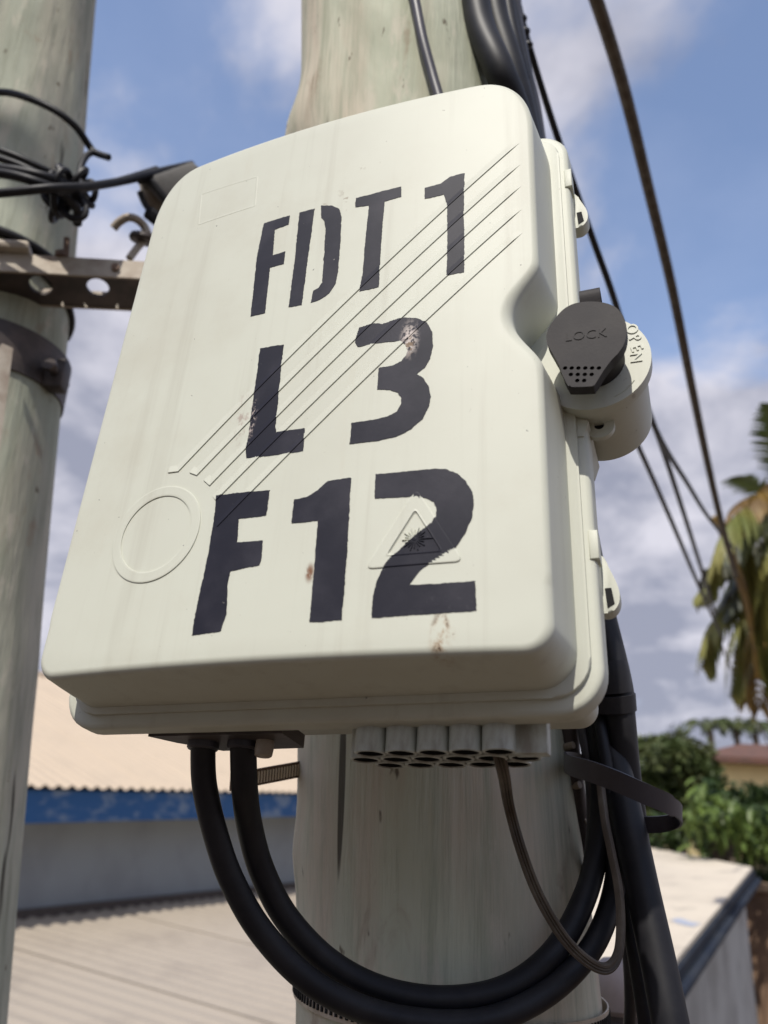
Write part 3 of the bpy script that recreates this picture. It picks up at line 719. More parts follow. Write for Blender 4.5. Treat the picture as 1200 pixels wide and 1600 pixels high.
GLY.append(('letter', 'black stencilled letter L with worn left edge', z2([(190, 185), (296, 167), (284, 270), (272, 400), (259, 530), (262, 557), (320, 550), (390, 541), (382, 643), (260, 660), (128, 675), (126, 640), (142, 550), (155, 440), (170, 340), (180, 260)])))
GLY.append(('digit', 'black stencilled 3 with flaked paint', z2([(632, 92), (700, 72), (735, 76), (785, 58), (835, 47), (890, 50), (935, 70), (958, 110), (962, 170), (950, 230), (925, 270), (890, 298), (920, 318), (943, 352), (951, 400), (945, 440), (915, 500), (860, 548), (800, 578), (720, 596), (590, 612), (597, 518), (700, 502), (760, 488), (800, 466), (818, 435), (820, 405), (805, 382), (770, 371), (713, 368), (720, 272), (780, 262), (820, 242), (843, 215), (848, 190), (838, 165), (815, 152), (770, 154), (720, 160), (668, 170), (625, 178), (613, 158)])))
GLY.append(('letter', 'black stencilled letter F of F12', z3([(535, 222), (785, 198), (768, 318), (640, 333), (632, 442), (752, 434), (747, 520), (735, 550), (600, 578), (588, 640), (581, 780), (562, 840), (555, 860), (422, 880), (430, 805), (500, 480), (528, 300)])))
GLY.append(('digit', 'black stencilled 1 of F12', z3([(1060, 153), (1166, 140), (1150, 460), (1122, 808), (970, 818), (990, 600), (1010, 342), (886, 354), (900, 243), (960, 230), (1010, 198)])))
TWO = z4([(250, 155), (430, 138), (600, 122), (660, 125), (730, 150), (780, 195), (818, 260), (828, 330), (815, 420), (775, 500), (720, 585), (640, 635), (570, 675), (510, 720), (475, 765), (450, 803), (600, 797), (835, 780), (843, 955), (400, 985), (227, 997), (235, 870), (262, 770), (305, 685), (345, 635), (420, 570), (510, 490), (580, 440), (605, 400), (608, 355), (590, 318), (550, 295), (480, 285), (245, 298)])
GLY.append(('digit', 'black stencilled 2 painted over the raised warning triangle', TWO))
for k, (nm, lb, pts) in enumerate(GLY):
    o = drape(flat_poly(pts, .00055, k*3.3, .0009), .00022, name=nm, m=M_paint, parent=lid); o['label'] = lb
def inside(p, poly):
    c = False; n = len(poly)
    for i in range(n):
        x1, y1 = poly[i]; x2, y2 = poly[(i+1) % n]
        if (y1 > p[1]) != (y2 > p[1]) and p[0] < (x2-x1)*(p[1]-y1)/(y2-y1)+x1: c = not c
    return c
GBB = [(min(q[0] for q in g_[2]), max(q[0] for q in g_[2]), min(q[1] for q in g_[2]), max(q[1] for q in g_[2]), g_[2]) for g_ in GLY]
def painted(p):
    return any(b_[0] <= p[0] <= b_[1] and b_[2] <= p[1] <= b_[3] and inside(p, b_[4]) for b_ in GBB)
def relief(path, prof, name, closed=False, step=.0005, label=None, fade=None):
    """moulded relief following a path on the lid face; prof = [(offset, height)] across, offset to the right of travel.
    Stencil paint that runs over it is kept as paint."""
    pts = []
    n = len(path)
    for i in range(n if closed else n-1):
        a = Vector(path[i][:2]); b = Vector(path[(i+1) % n][:2]); m_ = max(1, int((b-a).length/step))
        for k in range(m_): pts.append(a.lerp(b, k/m_))
    if not closed: pts.append(Vector(path[-1][:2]))
    bm = bmesh.new(); rings = []; N_ = len(pts)
    for i in range(N_):
        a = pts[(i-1) % N_] if closed or i else pts[0]; b = pts[(i+1) % N_] if closed or i < N_-1 else pts[-1]
        t_ = (b-a).normalized(); nn = Vector((t_.y, -t_.x)); u = i/(N_-1)
        fd = fade(u) if fade else 1
        rings.append([bm.verts.new(((pts[i]+nn*o_).x, (pts[i]+nn*o_).y, crown((pts[i]+nn*o_).x)+h*fd)) for o_, h in prof])
    cnt = N_ if closed else N_-1
    for i in range(cnt):
        A, B = rings[i], rings[(i+1) % N_]
        for j in range(len(prof)-1):
            f = bm.faces.new((A[j], A[j+1], B[j+1], B[j])); c = f.calc_center_median()
            f.material_index = 1 if painted((c.x, c.y)) else 0
    me = bpy.data.meshes.new(name); 
    for f in bm.faces:
        f.normal_update()
        if f.normal.z < 0: f.normal_flip()
    bm.to_mesh(me); bm.free(); me.materials.append(M_lid); me.materials.append(M_paint)
    o = bpy.data.objects.new(name, me); COL.objects.link(o); o.parent = lid
    if label: o['label'] = label
    return o
# five slanting ribs: each rises gently and drops sharply at its lower edge
for (ux, uy), tail in zip(((812, 223), (813, 257), (814, 291), (815, 327), (816, 364)),
                          ([(279, 737), (263, 739)], [(308, 743), (297, 739)], [(328, 759), (319, 751)], [(338, 782)], [(340, 823)])):
    pth = [LS(ux, uy)] + [LS(*q_) for q_ in tail]
    # travel is down-left; right of travel is up-left, so the drop lies at negative offset
    relief([(q_.x, q_.y) for q_ in pth], [(.0042, .00003), (.0036, .00011), (.0030, .00019), (.0024, .00028), (.0018, .00036), (.0012, .00044), (.0008, .0005), (.0004, .00055), (0, .00058), (-.00012, .00040), (-.00014, -.0002)], 'raised_rib', fade=lambda u: min(1, u*30+.05))
cc = Vector((-.0712, -.108))
relief([(cc.x+.0274*math.cos(-2*PI*k/96), cc.y+.0274*math.sin(-2*PI*k/96)) for k in range(96)],
       [(-.0002, -.0002), (-.0001, .0005), (.0005, .0006), (.0048, .0006), (.0056, .0005), (.0058, -.0002)], 'raised_ring', closed=True, label='round moulded ring on the lid')
tri = [z4([q_])[0] for q_ in ((490, 238), (765, 665), (190, 710))]
def rounded(pts, r, n=5):
    res = []; m_ = len(pts)
    for i in range(m_):
        a, b, c = Vector(pts[i-1]), Vector(pts[i]), Vector(pts[(i+1) % m_]); p0 = b+(a-b).normalized()*r; p2 = b+(c-b).normalized()*r
        for k in range(n+1): t_ = k/n; res.append(tuple(p0*(1-t_)**2+b*2*t_*(1-t_)+p2*t_*t_))
    return res
def loops(outline, cen, prof, name, label=None):
    """closed moulded relief built from loops shrunk about a centre; prof = [(factor, height)]"""
    bm = bmesh.new(); rings = []
    for k_, h in prof:
        rings.append([bm.verts.new((cen.x+(x-cen.x)*k_, cen.y+(y-cen.y)*k_, crown(cen.x+(x-cen.x)*k_)+h)) for x, y in outline])
    n_ = len(outline)
    for A, B in zip(rings, rings[1:]):
        for i in range(n_):
            f = bm.faces.new((A[i], A[(i+1) % n_], B[(i+1) % n_], B[i])); c = f.calc_center_median()
            f.normal_update()
            if f.normal.z < 0: f.normal_flip()
            f.material_index = 1 if painted((c.x, c.y)) else 0
    me = bpy.data.meshes.new(name); bm.to_mesh(me); bm.free(); me.materials.append(M_lid); me.materials.append(M_paint)
    o = bpy.data.objects.new(name, me); COL.objects.link(o); o.parent = lid
    if label: o['label'] = label
    return o
ta, tb, tc_ = [Vector(q_) for q_ in tri]; la, lb_, lc_ = (tb-tc_).length, (tc_-ta).length, (ta-tb).length
tcen = (ta*la+tb*lb_+tc_*lc_)/(la+lb_+lc_); trin = abs((tb-ta).cross(tc_-ta))/(la+lb_+lc_)
loops(flat_poly(rounded(tri, .004), 0, 0, .0005), tcen, [(1+.0002/trin, -.0002), (1, .0005)]+[(1-d_/trin, .0006) for d_ in (.0004, .0013, .0022, .0031, .0040, .0049)]+[(1-.0055/trin, .0008), (1-.0058/trin, .0003), (1-.0064/trin, -.0002)], 'raised_triangle', 'moulded laser warning triangle')
sc = Vector(z4([(480, 535)])[0])
for k in range(20):
    a = 2*PI*k/20; l = (.0058 if k % 2 == 0 else .0046)
    if k == 0: l = .0085
    d_ = Vector((math.cos(a), math.sin(a)))
    relief([tuple(sc+d_*.0012), tuple(sc+d_*l)], [(-.00035, -.0002), (-.0002, .0007), (.0002, .0007), (.00035, -.0002)], 'laser_ray')
relief([(sc.x+.0012*math.cos(-2*PI*k/20), sc.y+.0012*math.sin(-2*PI*k/20)) for k in range(20)], [(0, -.0002), (.0002, .0007), (.0009, .0008), (.0011, .0006)], 'laser_centre', closed=True)
pnl = [LS(x, y) for x, y in ((314, 303), (403, 275), (399, 322), (309, 352))]
relief(rounded([(q_.x, q_.y) for q_ in pnl], .0015, 3), [(-.0004, -.0001), (0, .00010), (.0008, .00010), (.0016, -.0001)], 'label_panel', closed=True)

def smooth_poly(pts, n=4):
    res = []; m_ = len(pts)
    for i in range(m_):
        p0, p1, p2, p3 = [Vector(pts[(i+j) % m_]) for j in (-1, 0, 1, 2)]
        for k in range(n):
            t_ = k/n; q_ = .5*((2*p1)+(-p0+p2)*t_+(2*p0-5*p1+4*p2-p3)*t_*t_+(-p0+3*p1-3*p2+p3)*t_**3); res.append((q_.x, q_.y))
    return res
# base with flange
bm = bmesh.new(); rings = []
FX0, FX1, FY0, FY1 = -.1445, .1450, -.1965, .178
for ins, z in ((.020, -.0395), (.0030, -.0400), (.0012, -.0405), (.0002, -.0418), (0, -.0435), (-.0006, -.0515), (.0004, -.0525), (.008, -.0530), (.009, -.056), (.011, -.112), (.05, -.112)):
    r = .021-ins if ins < .015 else .006
    rings.append([bm.verts.new((x, y, z)) for x, y in rrect(FX0+ins, FX1-ins, FY0+ins, FY1-ins, max(.004, r), 8)])
for a, b in zip(rings, rings[1:]):
    for i in range(len(a)): bm.faces.new((a[i], a[(i+1) % len(a)], b[(i+1) % len(a)], b[i]))
bm.faces.new(rings[0]); bm.faces.new(rings[-1][::-1])
mk('base', bm, M_pl, BX)
# inner step of the base under the lid's right side
bm = prism_bm(rrect(FX0+.006, FX1-.0052, FY0+.007, FY1-.006, .018), -.0415, -.0372, .0012); mk('gasket_rim', bm, M_pl, BX)

# hinge ears on the right edge
def ear(cx_, cy_, sy):
    e = mk('hinge_ear', prism_bm(smooth_poly([(cx_-.012, cy_-.014), (cx_-.002, cy_-.0152), (cx_+.0035, cy_-.0150), (cx_+.0072, cy_-.0105), (cx_+.0074, cy_-.003), (cx_+.0040, cy_+.007), (cx_+.0003, cy_+.015), (cx_-.012, cy_+.016)], 5), -.061, -.0525, .0012), M_pl, BX)
    mk('ear_slot', prism_bm([(cx_+.0012, cy_-.003), (cx_+.0042, cy_-.003), (cx_+.0052, cy_-.011), (cx_+.0018, cy_-.013)], -.056, -.05215, 0), M_dark, e)
    mk('ear_pad', prism_bm([(cx_-.0035, cy_+.022), (cx_+.0008, cy_+.022), (cx_+.0010, cy_+.007), (cx_-.0035, cy_+.007)], -.050, -.0393, .0005), M_pl, e)
q_ = L(922, 335, -.055); ear(.1455, q_.y+.004, 1)
q_ = L(955, 925, -.055); ear(.1455, q_.y+.004, 1)

# lock: collar, housing, cover
cL = Vector((.1505, -.0175))
def circle(c, r, n=48, a0=0): return [(c[0]+r*math.cos(a0+2*PI*k/n), c[1]+r*math.sin(a0+2*PI*k/n)) for k in range(n)]
collar = mk('lock_collar', prism_bm(circle((cL.x, cL.y+.0012), .0294, 64), -.0395, -.0315, .0012, 3), M_pl, BX)
hp = []
for k in range(0, 40):
    a = math.radians(118-236*k/39); hp.append((cL.x+.0262*math.cos(a), cL.y+.0262*math.sin(a)))
qb = L(934, 716, -.05)
hp += [(hp[-1][0]-.004, hp[-1][1]-.0035), (.1460, hp[-1][1]-.0065), (.143, hp[-1][1]-.0150), (.134, hp[-1][1]-.015), (.134, hp[0][1]+.006), (.143, hp[0][1]+.006)]
mk('lock_housing', prism_bm(hp, -.086, -.0392, 0), M_pl, BX)
cz_ = zoomfn  # cover outline read on the plane z = -.010
cov_px = [(298, 700), (299, 640), (330, 575), (390, 503), (450, 464), (520, 447), (600, 445), (680, 458), (740, 490), (780, 550), (797, 620), (784, 700), (745, 765), (700, 812), (650, 880), (598, 962), (575, 974), (450, 978), (428, 966), (395, 900), (378, 850), (340, 780)]
cpts = [L(780+x/4, 360+y/4, -.010) for x, y in cov_px]; cpts = [(q_.x, q_.y) for q_ in cpts][::-1]
cover = mk('lock_cover', prism_bm(smooth_poly(cpts), -.0165, -.010, .0009, 3), M_lock, BX)
# dimples drilled into the cover
bmc = bmesh.new()
for xs, y in (((412, 453, 495, 538, 581, 623), 860), ((448, 491, 535, 578), 900), ((488, 531), 938)):
    for x in xs:
        q_ = L(780+x/4, 360+y/4, -.010); lathe(bmc, [(.0011, -.0014), (.0011, .001)], (q_.x, q_.y, -.010), seg=12)
me = bpy.data.meshes.new('cutter'); bmesh.ops.recalc_face_normals(bmc, faces=bmc.faces); bmc.to_mesh(me); bmc.free()
cut = bpy.data.objects.new('cutter', me); COL.objects.link(cut); cut.parent = BX
md = cover.modifiers.new('b', 'BOOLEAN'); md.object = cut; md.operation = 'DIFFERENCE'; md.solver = 'EXACT'
dg = bpy.context.evaluated_depsgraph_get(); dg.update(); nm = bpy.data.meshes.new_from_object(cover.evaluated_get(dg))
if len(nm.polygons) > 50:
    cover.modifiers.clear(); cover.data = nm
    try: nm.set_sharp_from_angle(angle=math.radians(38))
    except Exception: pass
bpy.data.objects.remove(cut)
def text_obj(body, size, ext, mat, parent, mtx, name, ox=0):
    c = bpy.data.curves.new('t', 'FONT'); c.body = body; c.size = size; c.extrude = ext; c.align_x = 'CENTER'; c.align_y = 'CENTER'; c.offset = ox; c.resolution_u = 3
    o = bpy.data.objects.new('t', c); COL.objects.link(o); dg = bpy.context.evaluated_depsgraph_get(); dg.update()
    me = bpy.data.meshes.new_from_object(o.evaluated_get(dg)); bpy.data.objects.remove(o)
    r = bpy.data.objects.new(name, me); me.materials.clear(); me.materials.append(mat); COL.objects.link(r); r.parent = parent; r.matrix_local = mtx
    return r
b0 = L(780+405/4, 360+672/4, -.010); b1 = L(780+680/4, 360+640/4, -.010); an = math.atan2(b1.y-b0.y, b1.x-b0.x); mid = (b0+b1)/2
text_obj('LOCK', .0078, .00035, M_lock, cover, Matrix.Translation((mid.x, mid.y, -.0100)) @ Matrix.Rotation(an, 4, 'Z') @ Matrix.Diagonal((1.0, 1, 1, 1)), 'raised_word', -.0001)['label'] = 'raised word LOCK'
for ch, px, py in (('O', 987, 515), ('P', 992, 529), ('E', 994, 544), ('N', 993, 559)):
    q_ = L(px, py, -.0315); a = math.atan2(q_.y-cL.y, q_.x-cL.x)
    text_obj(ch, .0082, .00055, M_pl, collar, Matrix.Translation((q_.x, q_.y, -.0315)) @ Matrix.Rotation(a-PI/2, 4, 'Z'), 'raised_letter', .00012)
bm = bmesh.new(); sweep(bm, [Vector((cL.x+.0245*math.cos(math.radians(a)), cL.y+.0245*math.sin(math.radians(a)), -.0314)) for a in range(-66, -34, 3)], circ(.0003, 6)); mk('arrow_arc', bm, M_pl, collar)
# little catch on top of the cover
q0 = L(905, 466, -.012); q1_ = L(938, 462, -.012)
bm = bmesh.new(); pth = [Vector((0, q0.y-.004, -.014)), Vector((0, q0.y+.002, -.0125)), Vector((0, q0.y+.0055, -.0145)), Vector((0, q0.y+.006, -.021)), Vector((0, q0.y+.003, -.028))]
sweep(bm, [p+Vector(((q0.x+q1_.x)/2, 0, 0)) for p in spline(pth, 5)], [(-.0009, -.0052), (.0009, -.0052), (.0009, .0052), (-.0009, .0052)], up=(0, 0, 1)); mk('cover_catch', bm, M_lock, cover)
bm = bmesh.new(); lathe(bm, [(.0165, -.032), (.0165, -.0205)], (cL.x, cL.y+.001, 0), seg=40); mk('lock_plug', bm, M_lock, BX)
# sealing lug with a hole
q_ = L(936, 664, -.048)
bm = bmesh.new(); n_ = 32; z0, z1_ = -.0515, -.048; o_ = circle((q_.x, q_.y), .0078, n_); i_ = circle((q_.x, q_.y), .0026, n_)
vo = [[bm.verts.new((x, y, z)) for x, y in o_] for z in (z0, z1_)]; vi = [[bm.verts.new((x, y, z)) for x, y in i_] for z in (z0, z1_)]
for k in range(n_):
    j = (k+1) % n_
    bm.faces.new((vo[1][k], vo[1][j], vi[1][j], vi[1][k])); bm.faces.new((vo[0][k], vi[0][k], vi[0][j], vo[0][j])); bm.faces.new((vo[0][k], vo[0][j], vo[1][j], vo[1][k])); bm.faces.new((vi[0][k], vi[1][k], vi[1][j], vi[0][j]))
lug = mk('seal_lug', bm, M_pl, BX)
mk('lug_hole', prism_bm(circle((q_.x, q_.y), .00262, 16), -.0512, -.0497, 0), M_dark, lug)

# drop cable ports
R_T, Y_T, Y_B = .0078, -.1885, -.2085
rows = [(-.056, [.0315+.0157*k for k in range(5)]), (-.0705, [.0235+.0160*k for k in range(6)]), (-.0845, [.0315+.0161*k for k in range(5)])]
ptm = None
for z, xs in rows:
    for x in xs:
        if ptm is None:
            bm = bmesh.new(); sg = 20
            V_ = [[bm.verts.new((r*math.cos(2*PI*k/sg), y, r*math.sin(2*PI*k/sg))) for k in range(sg)] for r, y in ((R_T, Y_T-Y_B), (R_T, .0004), (R_T-.0004, 0), (R_T-.0013, 0), (R_T-.0015, .0005), (R_T-.0016, .016))]
            for a, b in zip(V_, V_[1:]):
                for k in range(sg): bm.faces.new((a[k], a[(k+1) % sg], b[(k+1) % sg], b[k]))
            bm.faces.new(V_[-1]); o = mk('port_tube', bm, [M_port, M_dark], BX)
            for p_ in o.data.polygons:
                if len(p_.vertices) > 6 or (p_.center.y > .006 and (p_.center.x**2+p_.center.z**2)**.5 < .0070): p_.material_index = 1; ptm = o.data
        else:
            o = bpy.data.objects.new('port_tube', ptm); COL.objects.link(o); o.parent = BX
        o.location = (x, Y_B, z)
mk('port_end_plate', box_bm((.1005, Y_B-.0005, -.066), (.1165, -.186, -.056), bevel=.001), M_port, BX)
# cable gland plate
ga = [L(228, 1152, -.052), L(455, 1160, -.052)]
bm = prism_bm([(-.096, -.0535), (-.016, -.0535), (-.020, -.088), (-.072, -.092), (-.0885, -.0700)], .003, .010, 0)
bmesh.ops.transform(bm, matrix=Matrix.Translation((0, -.2010, 0)) @ Matrix(((1, 0, 0, 0), (0, 0, 1, 0), (0, 1, 0, 0), (0, 0, 0, 1))), verts=bm.verts)
gp = mk('gland_plate', bm, M_clamp, BX, False)
for x, z in ((-.0715, -.0700), (-.0480, -.0720)):
    bm = bmesh.new(); lathe(bm, [(.0078, .004), (.0086, .005), (.0086, .008)], (x, -.2060, z), axis=(0, 1, 0), seg=20); mk('gland', bm, M_strap, gp)
q_ = Vector((-.0335, 0, 0))
bm = bmesh.new(); lathe(bm, [(.0036, 0), (.0046, .0008), (.0050, .004), (.0046, .010)], (q_.x, -.2065, -.069), axis=(0, 1, 0), seg=16); mk('bolt', bm, M_galv, BX)
# bracket between box and pole
mk('mounting_bracket', box_bm((-.05, -.15, -.165), (.05, .14, -.113), bevel=.003), M_galv, BX)

# ------------------------------------------------------------------ cables under the box
def cable(name, label, cat, lst, r, m=M_cable, seg=16, n=12, group=None, scale=None):
    pts = [P(*q_) if len(q_) == 3 else Vector(q_) for q_ in lst]
    o = mk(name, tube_bm(pts, r, seg, n, scale), m); base_to(o, pts[0]); return tag(o, label, cat, group)
ga0 = BX.matrix_world @ Vector((-.0715, -.200, -.0700)); ga1 = BX.matrix_world @ Vector((-.0480, -.200, -.0720))
def rp(v):                              # world point -> (px, py, depth)
    c = CAMM.inverted() @ v; return (600+FPX*c.x/-c.z, 800-FPX*c.y/-c.z, -c.z)
g0, g1 = rp(ga0), rp(ga1); print('glands', g0, g1)
cable('feeder_cable', 'outer thick black cable looping from the left gland under the box', 'cable',
      [(g0[0], g0[1]-8, g0[2]), (g0[0]+2, 1225, g0[2]), (336, 1300, .438), (362, 1375, .436), (408, 1455, .434), (480, 1530, .432), (570, 1578, .434), (670, 1598, .437), (770, 1592, .442), (860, 1548, .455), (925, 1480, .475), (957, 1400, .50), (965, 1320, .51), (958, 1230, .53), (945, 1150, .55), (930, 1050, .57)], .0068, group='feeder cables looping under the box')
cable('feeder_cable', 'inner thick black cable looping from the right gland under the box', 'cable',
      [(g1[0], g1[1]-8, g1[2]), (g1[0]+2, 1225, g1[2]+.002), (390, 1290, .447), (410, 1362, .450), (449, 1436, .450), (515, 1504, .450), (598, 1547, .451), (695, 1562, .452), (790, 1545, .457), (862, 1492, .470), (908, 1415, .490), (932, 1335, .515), (940, 1240, .535), (935, 1150, .55), (925, 1050, .57)], .0072, group='feeder cables looping under the box')
# flat ribbed drop cable
tp = BX.matrix_world @ Vector((.0235+.016*4, -.195, -.0705)); pr = rp(tp)
bm = bmesh.new()
pth = spline([P(*q_) for q_ in ((pr[0], pr[1], pr[2]), (786, 1205, pr[2]), (796, 1262, .452), (815, 1330, .45), (842, 1400, .447), (880, 1464, .445), (918, 1502, .444), (948, 1513, .446), (966, 1490, .452), (970, 1440, .462), (966, 1385, .472), (955, 1330, .485), (945, 1280, .50), (938, 1220, .52))], 10)
prof = [(.0017, -.0026), (.0020, -.0014), (.0012, -.0008), (.0019, 0), (.0012, .0008), (.0020, .0014), (.0017, .0026), (0, .0031), (-.0017, .0026), (-.0020, .0014), (-.0012, .0008), (-.0019, 0), (-.0012, -.0008), (-.0020, -.0014), (-.0017, -.0026), (0, -.0031)]
sweep(bm, pth, prof, up=CAMM.to_3x3() @ Vector((0, 0, 1)))
o = mk('drop_cable', bm, M_cable_brown); base_to(o, pth[0]); tag(o, 'thin flat ribbed brown cable hanging from a port and curling back up', 'cable')
# big cables at the right of the pole
cable('trunk_cable', 'thickest black cable running down to the lower right corner', 'cable',
      [(900, 990, .60), (930, 1100, .57), (962, 1200, .535), (985, 1300, .50), (1006, 1400, .475), (1028, 1500, .455), (1050, 1610, .435), (1072, 1720, .42)], .0100, n=10, seg=24)
cable('printed_cable', 'black cable with faint print left of the thickest cable', 'cable',
      [(915, 1000, .60), (940, 1120, .575), (958, 1240, .55), (972, 1340, .515), (982, 1420, .50), (995, 1500, .485), (1008, 1580, .475), (1022, 1680, .465)], .0052)
cable('slack_cable', 'thin black cable slipping down behind the curled strap', 'cable', [(930, 1080, .56), (945, 1180, .53), (960, 1290, .515), (968, 1380, .52), (980, 1470, .54), (985, 1560, .56), (980, 1660, .58)], .0042)
cable('slack_cable', 'short grey black cable between the feeder loops and the pole', 'cable', [(900, 1090, .575), (918, 1180, .55), (926, 1270, .545), (920, 1350, .545), (905, 1420, .55), (900, 1520, .56), (905, 1650, .58)], .0040, M_strap)
cable('sheathed_cable', 'black sheathed cable rising behind the box into the top bundle', 'cable',
      [(780, -60, .92), (800, 40, .86), (830, 200, .80), (858, 400, .72), (890, 700, .63), (925, 900, .59), (962, 1060, .555), (968, 1120, .545), (975, 1200, .54), (985, 1280, .535), (1000, 1400, .53)], .0105, seg=20)
j = thing('cable_joint', 'black stepped cable joint beside the lower right corner of the box', 'cable joint', P(965, 1090, .55)); bpy.context.view_layer.update()
bm = bmesh.new(); sweep(bm, [P(946, 1040, .555), P(949, 1052, .553), P(953, 1082, .551)], circ(.0150, 20)); mk('upper_collar', bm, M_cable, j, world=True)
bm = bmesh.new(); sweep(bm, [P(953, 1084, .551), P(955, 1110, .55)], circ(.0168, 20)); mk('lower_collar', bm, M_cable, j, world=True)
mk('sleeve', tube_bm([P(940, 950, .58), P(950, 1010, .57), P(958, 1060, .556)], .0088, 16, 6), M_cable, j, world=True)
# bundle at the top right of the pole
tops = [((739, -40, .80), (750, 40, .775), (781, 112, .75), (812, 200, .76), (850, 400, .76), .014, 'leftmost thick black cable curving along the pole top'),
        ((766, -40, .83), (776, 30, .81), (799, 105, .79), (822, 200, .78), (855, 400, .76), .0125, 'second black cable of the top bundle beside the pole'),
        ((786, -40, .86), (796, 30, .84), (813, 110, .82), (832, 200, .82), (862, 400, .75), .008, 'third black cable of the top bundle beside the pole'),
        ((800, -40, .88), (808, 30, .87), (822, 110, .84), (838, 180, .82), (868, 400, .75), .006, 'thin grey black cable at the outer side of the top bundle')]
for *pp, r, lb in tops:
    cable('riser_cable', lb, 'cable', pp, r, M_cable if r != .006 else M_strap, group='riser cables beside the pole top', seg=18)
cable('thin_cable', 'dark cable lying on the sunlit face of the pole above the box', 'cable', [(634, -60, .765), (648, 0, .745), (660, 60, .728), (676, 120, .714), (690, 170, .70), (705, 240, .68)], .0048, M_strap)
# wrapped tape knobs on the outer line
A_l = [(800, -40, .98), (822, 55, .98), (868, 205, 1.05), (925, 370, 1.15), (962, 475, 1.25), (1003, 615, 1.5), (1034, 690, 1.7), (1072, 752, 2.2), (1112, 815, 3.0), (1150, 860, 5)]
cable('aerial_cable', 'black aerial cable crossing from the bundle to the palm', 'cable', A_l, .0036, scale=lambda u: 1+.9*u, group='thin black aerial cables')
cable('cable_end', 'knobbly black taped cable end at the outer edge of the bundle', 'cable', [(802, -40, .93), (812, 20, .93), (817, 40, .93), (822, 58, .93), (826, 75, .93)], .0058, scale=lambda u: 1+.35*math.sin(u*22)-.35*u)
cable('aerial_cable', 'black aerial cable leaving the crossing and dropping steeply to the palm', 'cable', [(1000, 605, 1.52), (1032, 692, 1.8), (1058, 770, 2.3), (1090, 870, 3.2), (1118, 960, 4.5)], .0050, scale=lambda u: 1+.8*u, group='thin black aerial cables')
cable('aerial_cable', 'grey black aerial cable starting beneath the lock housing', 'cable', [(960, 600, 1.4), (990, 680, 1.6), (1022, 752, 1.9), (1055, 828, 2.4), (1092, 915, 3.3), (1130, 1000, 5)], .0042, scale=lambda u: 1+.9*u, group='thin black aerial cables')
cable('thick_line', 'thick brown weathered line slanting across the sky on the right', 'cable', [(908, -60, 1.22), (935, 10, 1.27), (975, 140, 1.40), (1012, 290, 1.60), (1050, 450, 1.85), (1080, 600, 2.15), (1105, 720, 2.5), (1128, 820, 2.9), (1150, 900, 3.3)], .0108, M_cable_brown, seg=16)
cable('far_line', 'thin far line left of its twin below the palm', 'cable', [(1120, 990, 8), (1160, 1085, 9), (1205, 1170, 10)], .010, M_grey, group='far twin lines below the palm')
cable('far_line', 'thin far line right of its twin below the palm', 'cable', [(1150, 1020, 8), (1180, 1085, 9), (1222, 1165, 10)], .010, M_grey, group='far twin lines below the palm')
# strap loop: a flat ribbon standing on edge
bm = bmesh.new()
pth = spline([P(*q_) for q_ in ((925, 1196, .57), (900, 1190, .56), (884, 1189, .54), (885, 1193, .515), (897, 1198, .49), (925, 1206, .47), (965, 1221, .458), (1005, 1239, .455), (1040, 1254, .462), (1060, 1266, .476), (1064, 1276, .490), (1052, 1284, .502), (1030, 1288, .508), (1000, 1288, .514), (965, 1284, .525))], 8)
upv = (P(925, 1180, .475)-P(925, 1220, .475)).normalized(); rg = []
for i, p in enumerate(pth):
    t_ = (pth[min(i+1, len(pth)-1)]-pth[max(i-1, 0)]).normalized(); nn = t_.cross(upv).normalized()
    hw_ = .0062 if i < len(pth)*.6 else .0052
    rg.append([bm.verts.new(p+upv*a_+nn*b_) for a_, b_ in ((-hw_, -.0007), (hw_, -.0007), (hw_, .0007), (-hw_, .0007))])
for A_, B_ in zip(rg, rg[1:]):
    for j_ in range(4): bm.faces.new((A_[j_], A_[(j_+1) % 4], B_[(j_+1) % 4], B_[j_]))
bm.faces.new(rg[0][::-1]); bm.faces.new(rg[-1])
o = mk('cable_strap', bm, M_strap, smooth=True); base_to(o, pth[0]); tag(o, 'flat black strap looped out to the right around the cables', 'strap')
# slotted steel band around the pole
def band(name, label, zc_left, tilt, r, w_, m, slots=True, a0=0, a1=2*PI, tail=None):
    t = thing(name, label, 'steel band', cax(zc_left)); bpy.context.view_layer.update()
    n = 96; bm = bmesh.new(); cen = cax(zc_left)
    path = [cen + Vector((math.cos(2*PI*k/n)*r, math.sin(2*PI*k/n)*r, tilt*math.cos(2*PI*k/n))) for k in range(n+1)]
    for (rr, z0, z1) in ((r, -w_/2, w_/2),):
        A = [[bm.verts.new(cen+Vector((math.cos(2*PI*k/n)*q_, math.sin(2*PI*k/n)*q_, tilt*math.cos(2*PI*k/n)+z))) for k in range(n)] for q_, z in ((r, z0), (r+.001, z0), (r+.001, z1), (r, z1))]
        for i in range(4):
            for k in range(n): bm.faces.new((A[i][k], A[i][(k+1) % n], A[(i+1) % 4][(k+1) % n], A[(i+1) % 4][k]))
    mk('strip', bm, m, t, world=True)
    if slots:
        bm = bmesh.new()
        for k in range(150):
            a = 2*PI*k/150; c = cen+Vector((math.cos(a)*(r+.0012), math.sin(a)*(r+.0012), tilt*math.cos(a)))
            box_bm((-.0006, -.0009, -w_*.30), (.0006, .0009, w_*.30), bm, mat=Matrix.Translation(c) @ Matrix.Rotation(a, 4, 'Z'))
        mk('slots', bm, M_dark, t, False, world=True)['kind'] = 'stuff'
    return t
zb = P(520, 1568, .52).z
band('hose_clamp', 'slotted steel band clamped round the pole near the bottom edge', zb, -.004, .1065, .012, M_steelband)
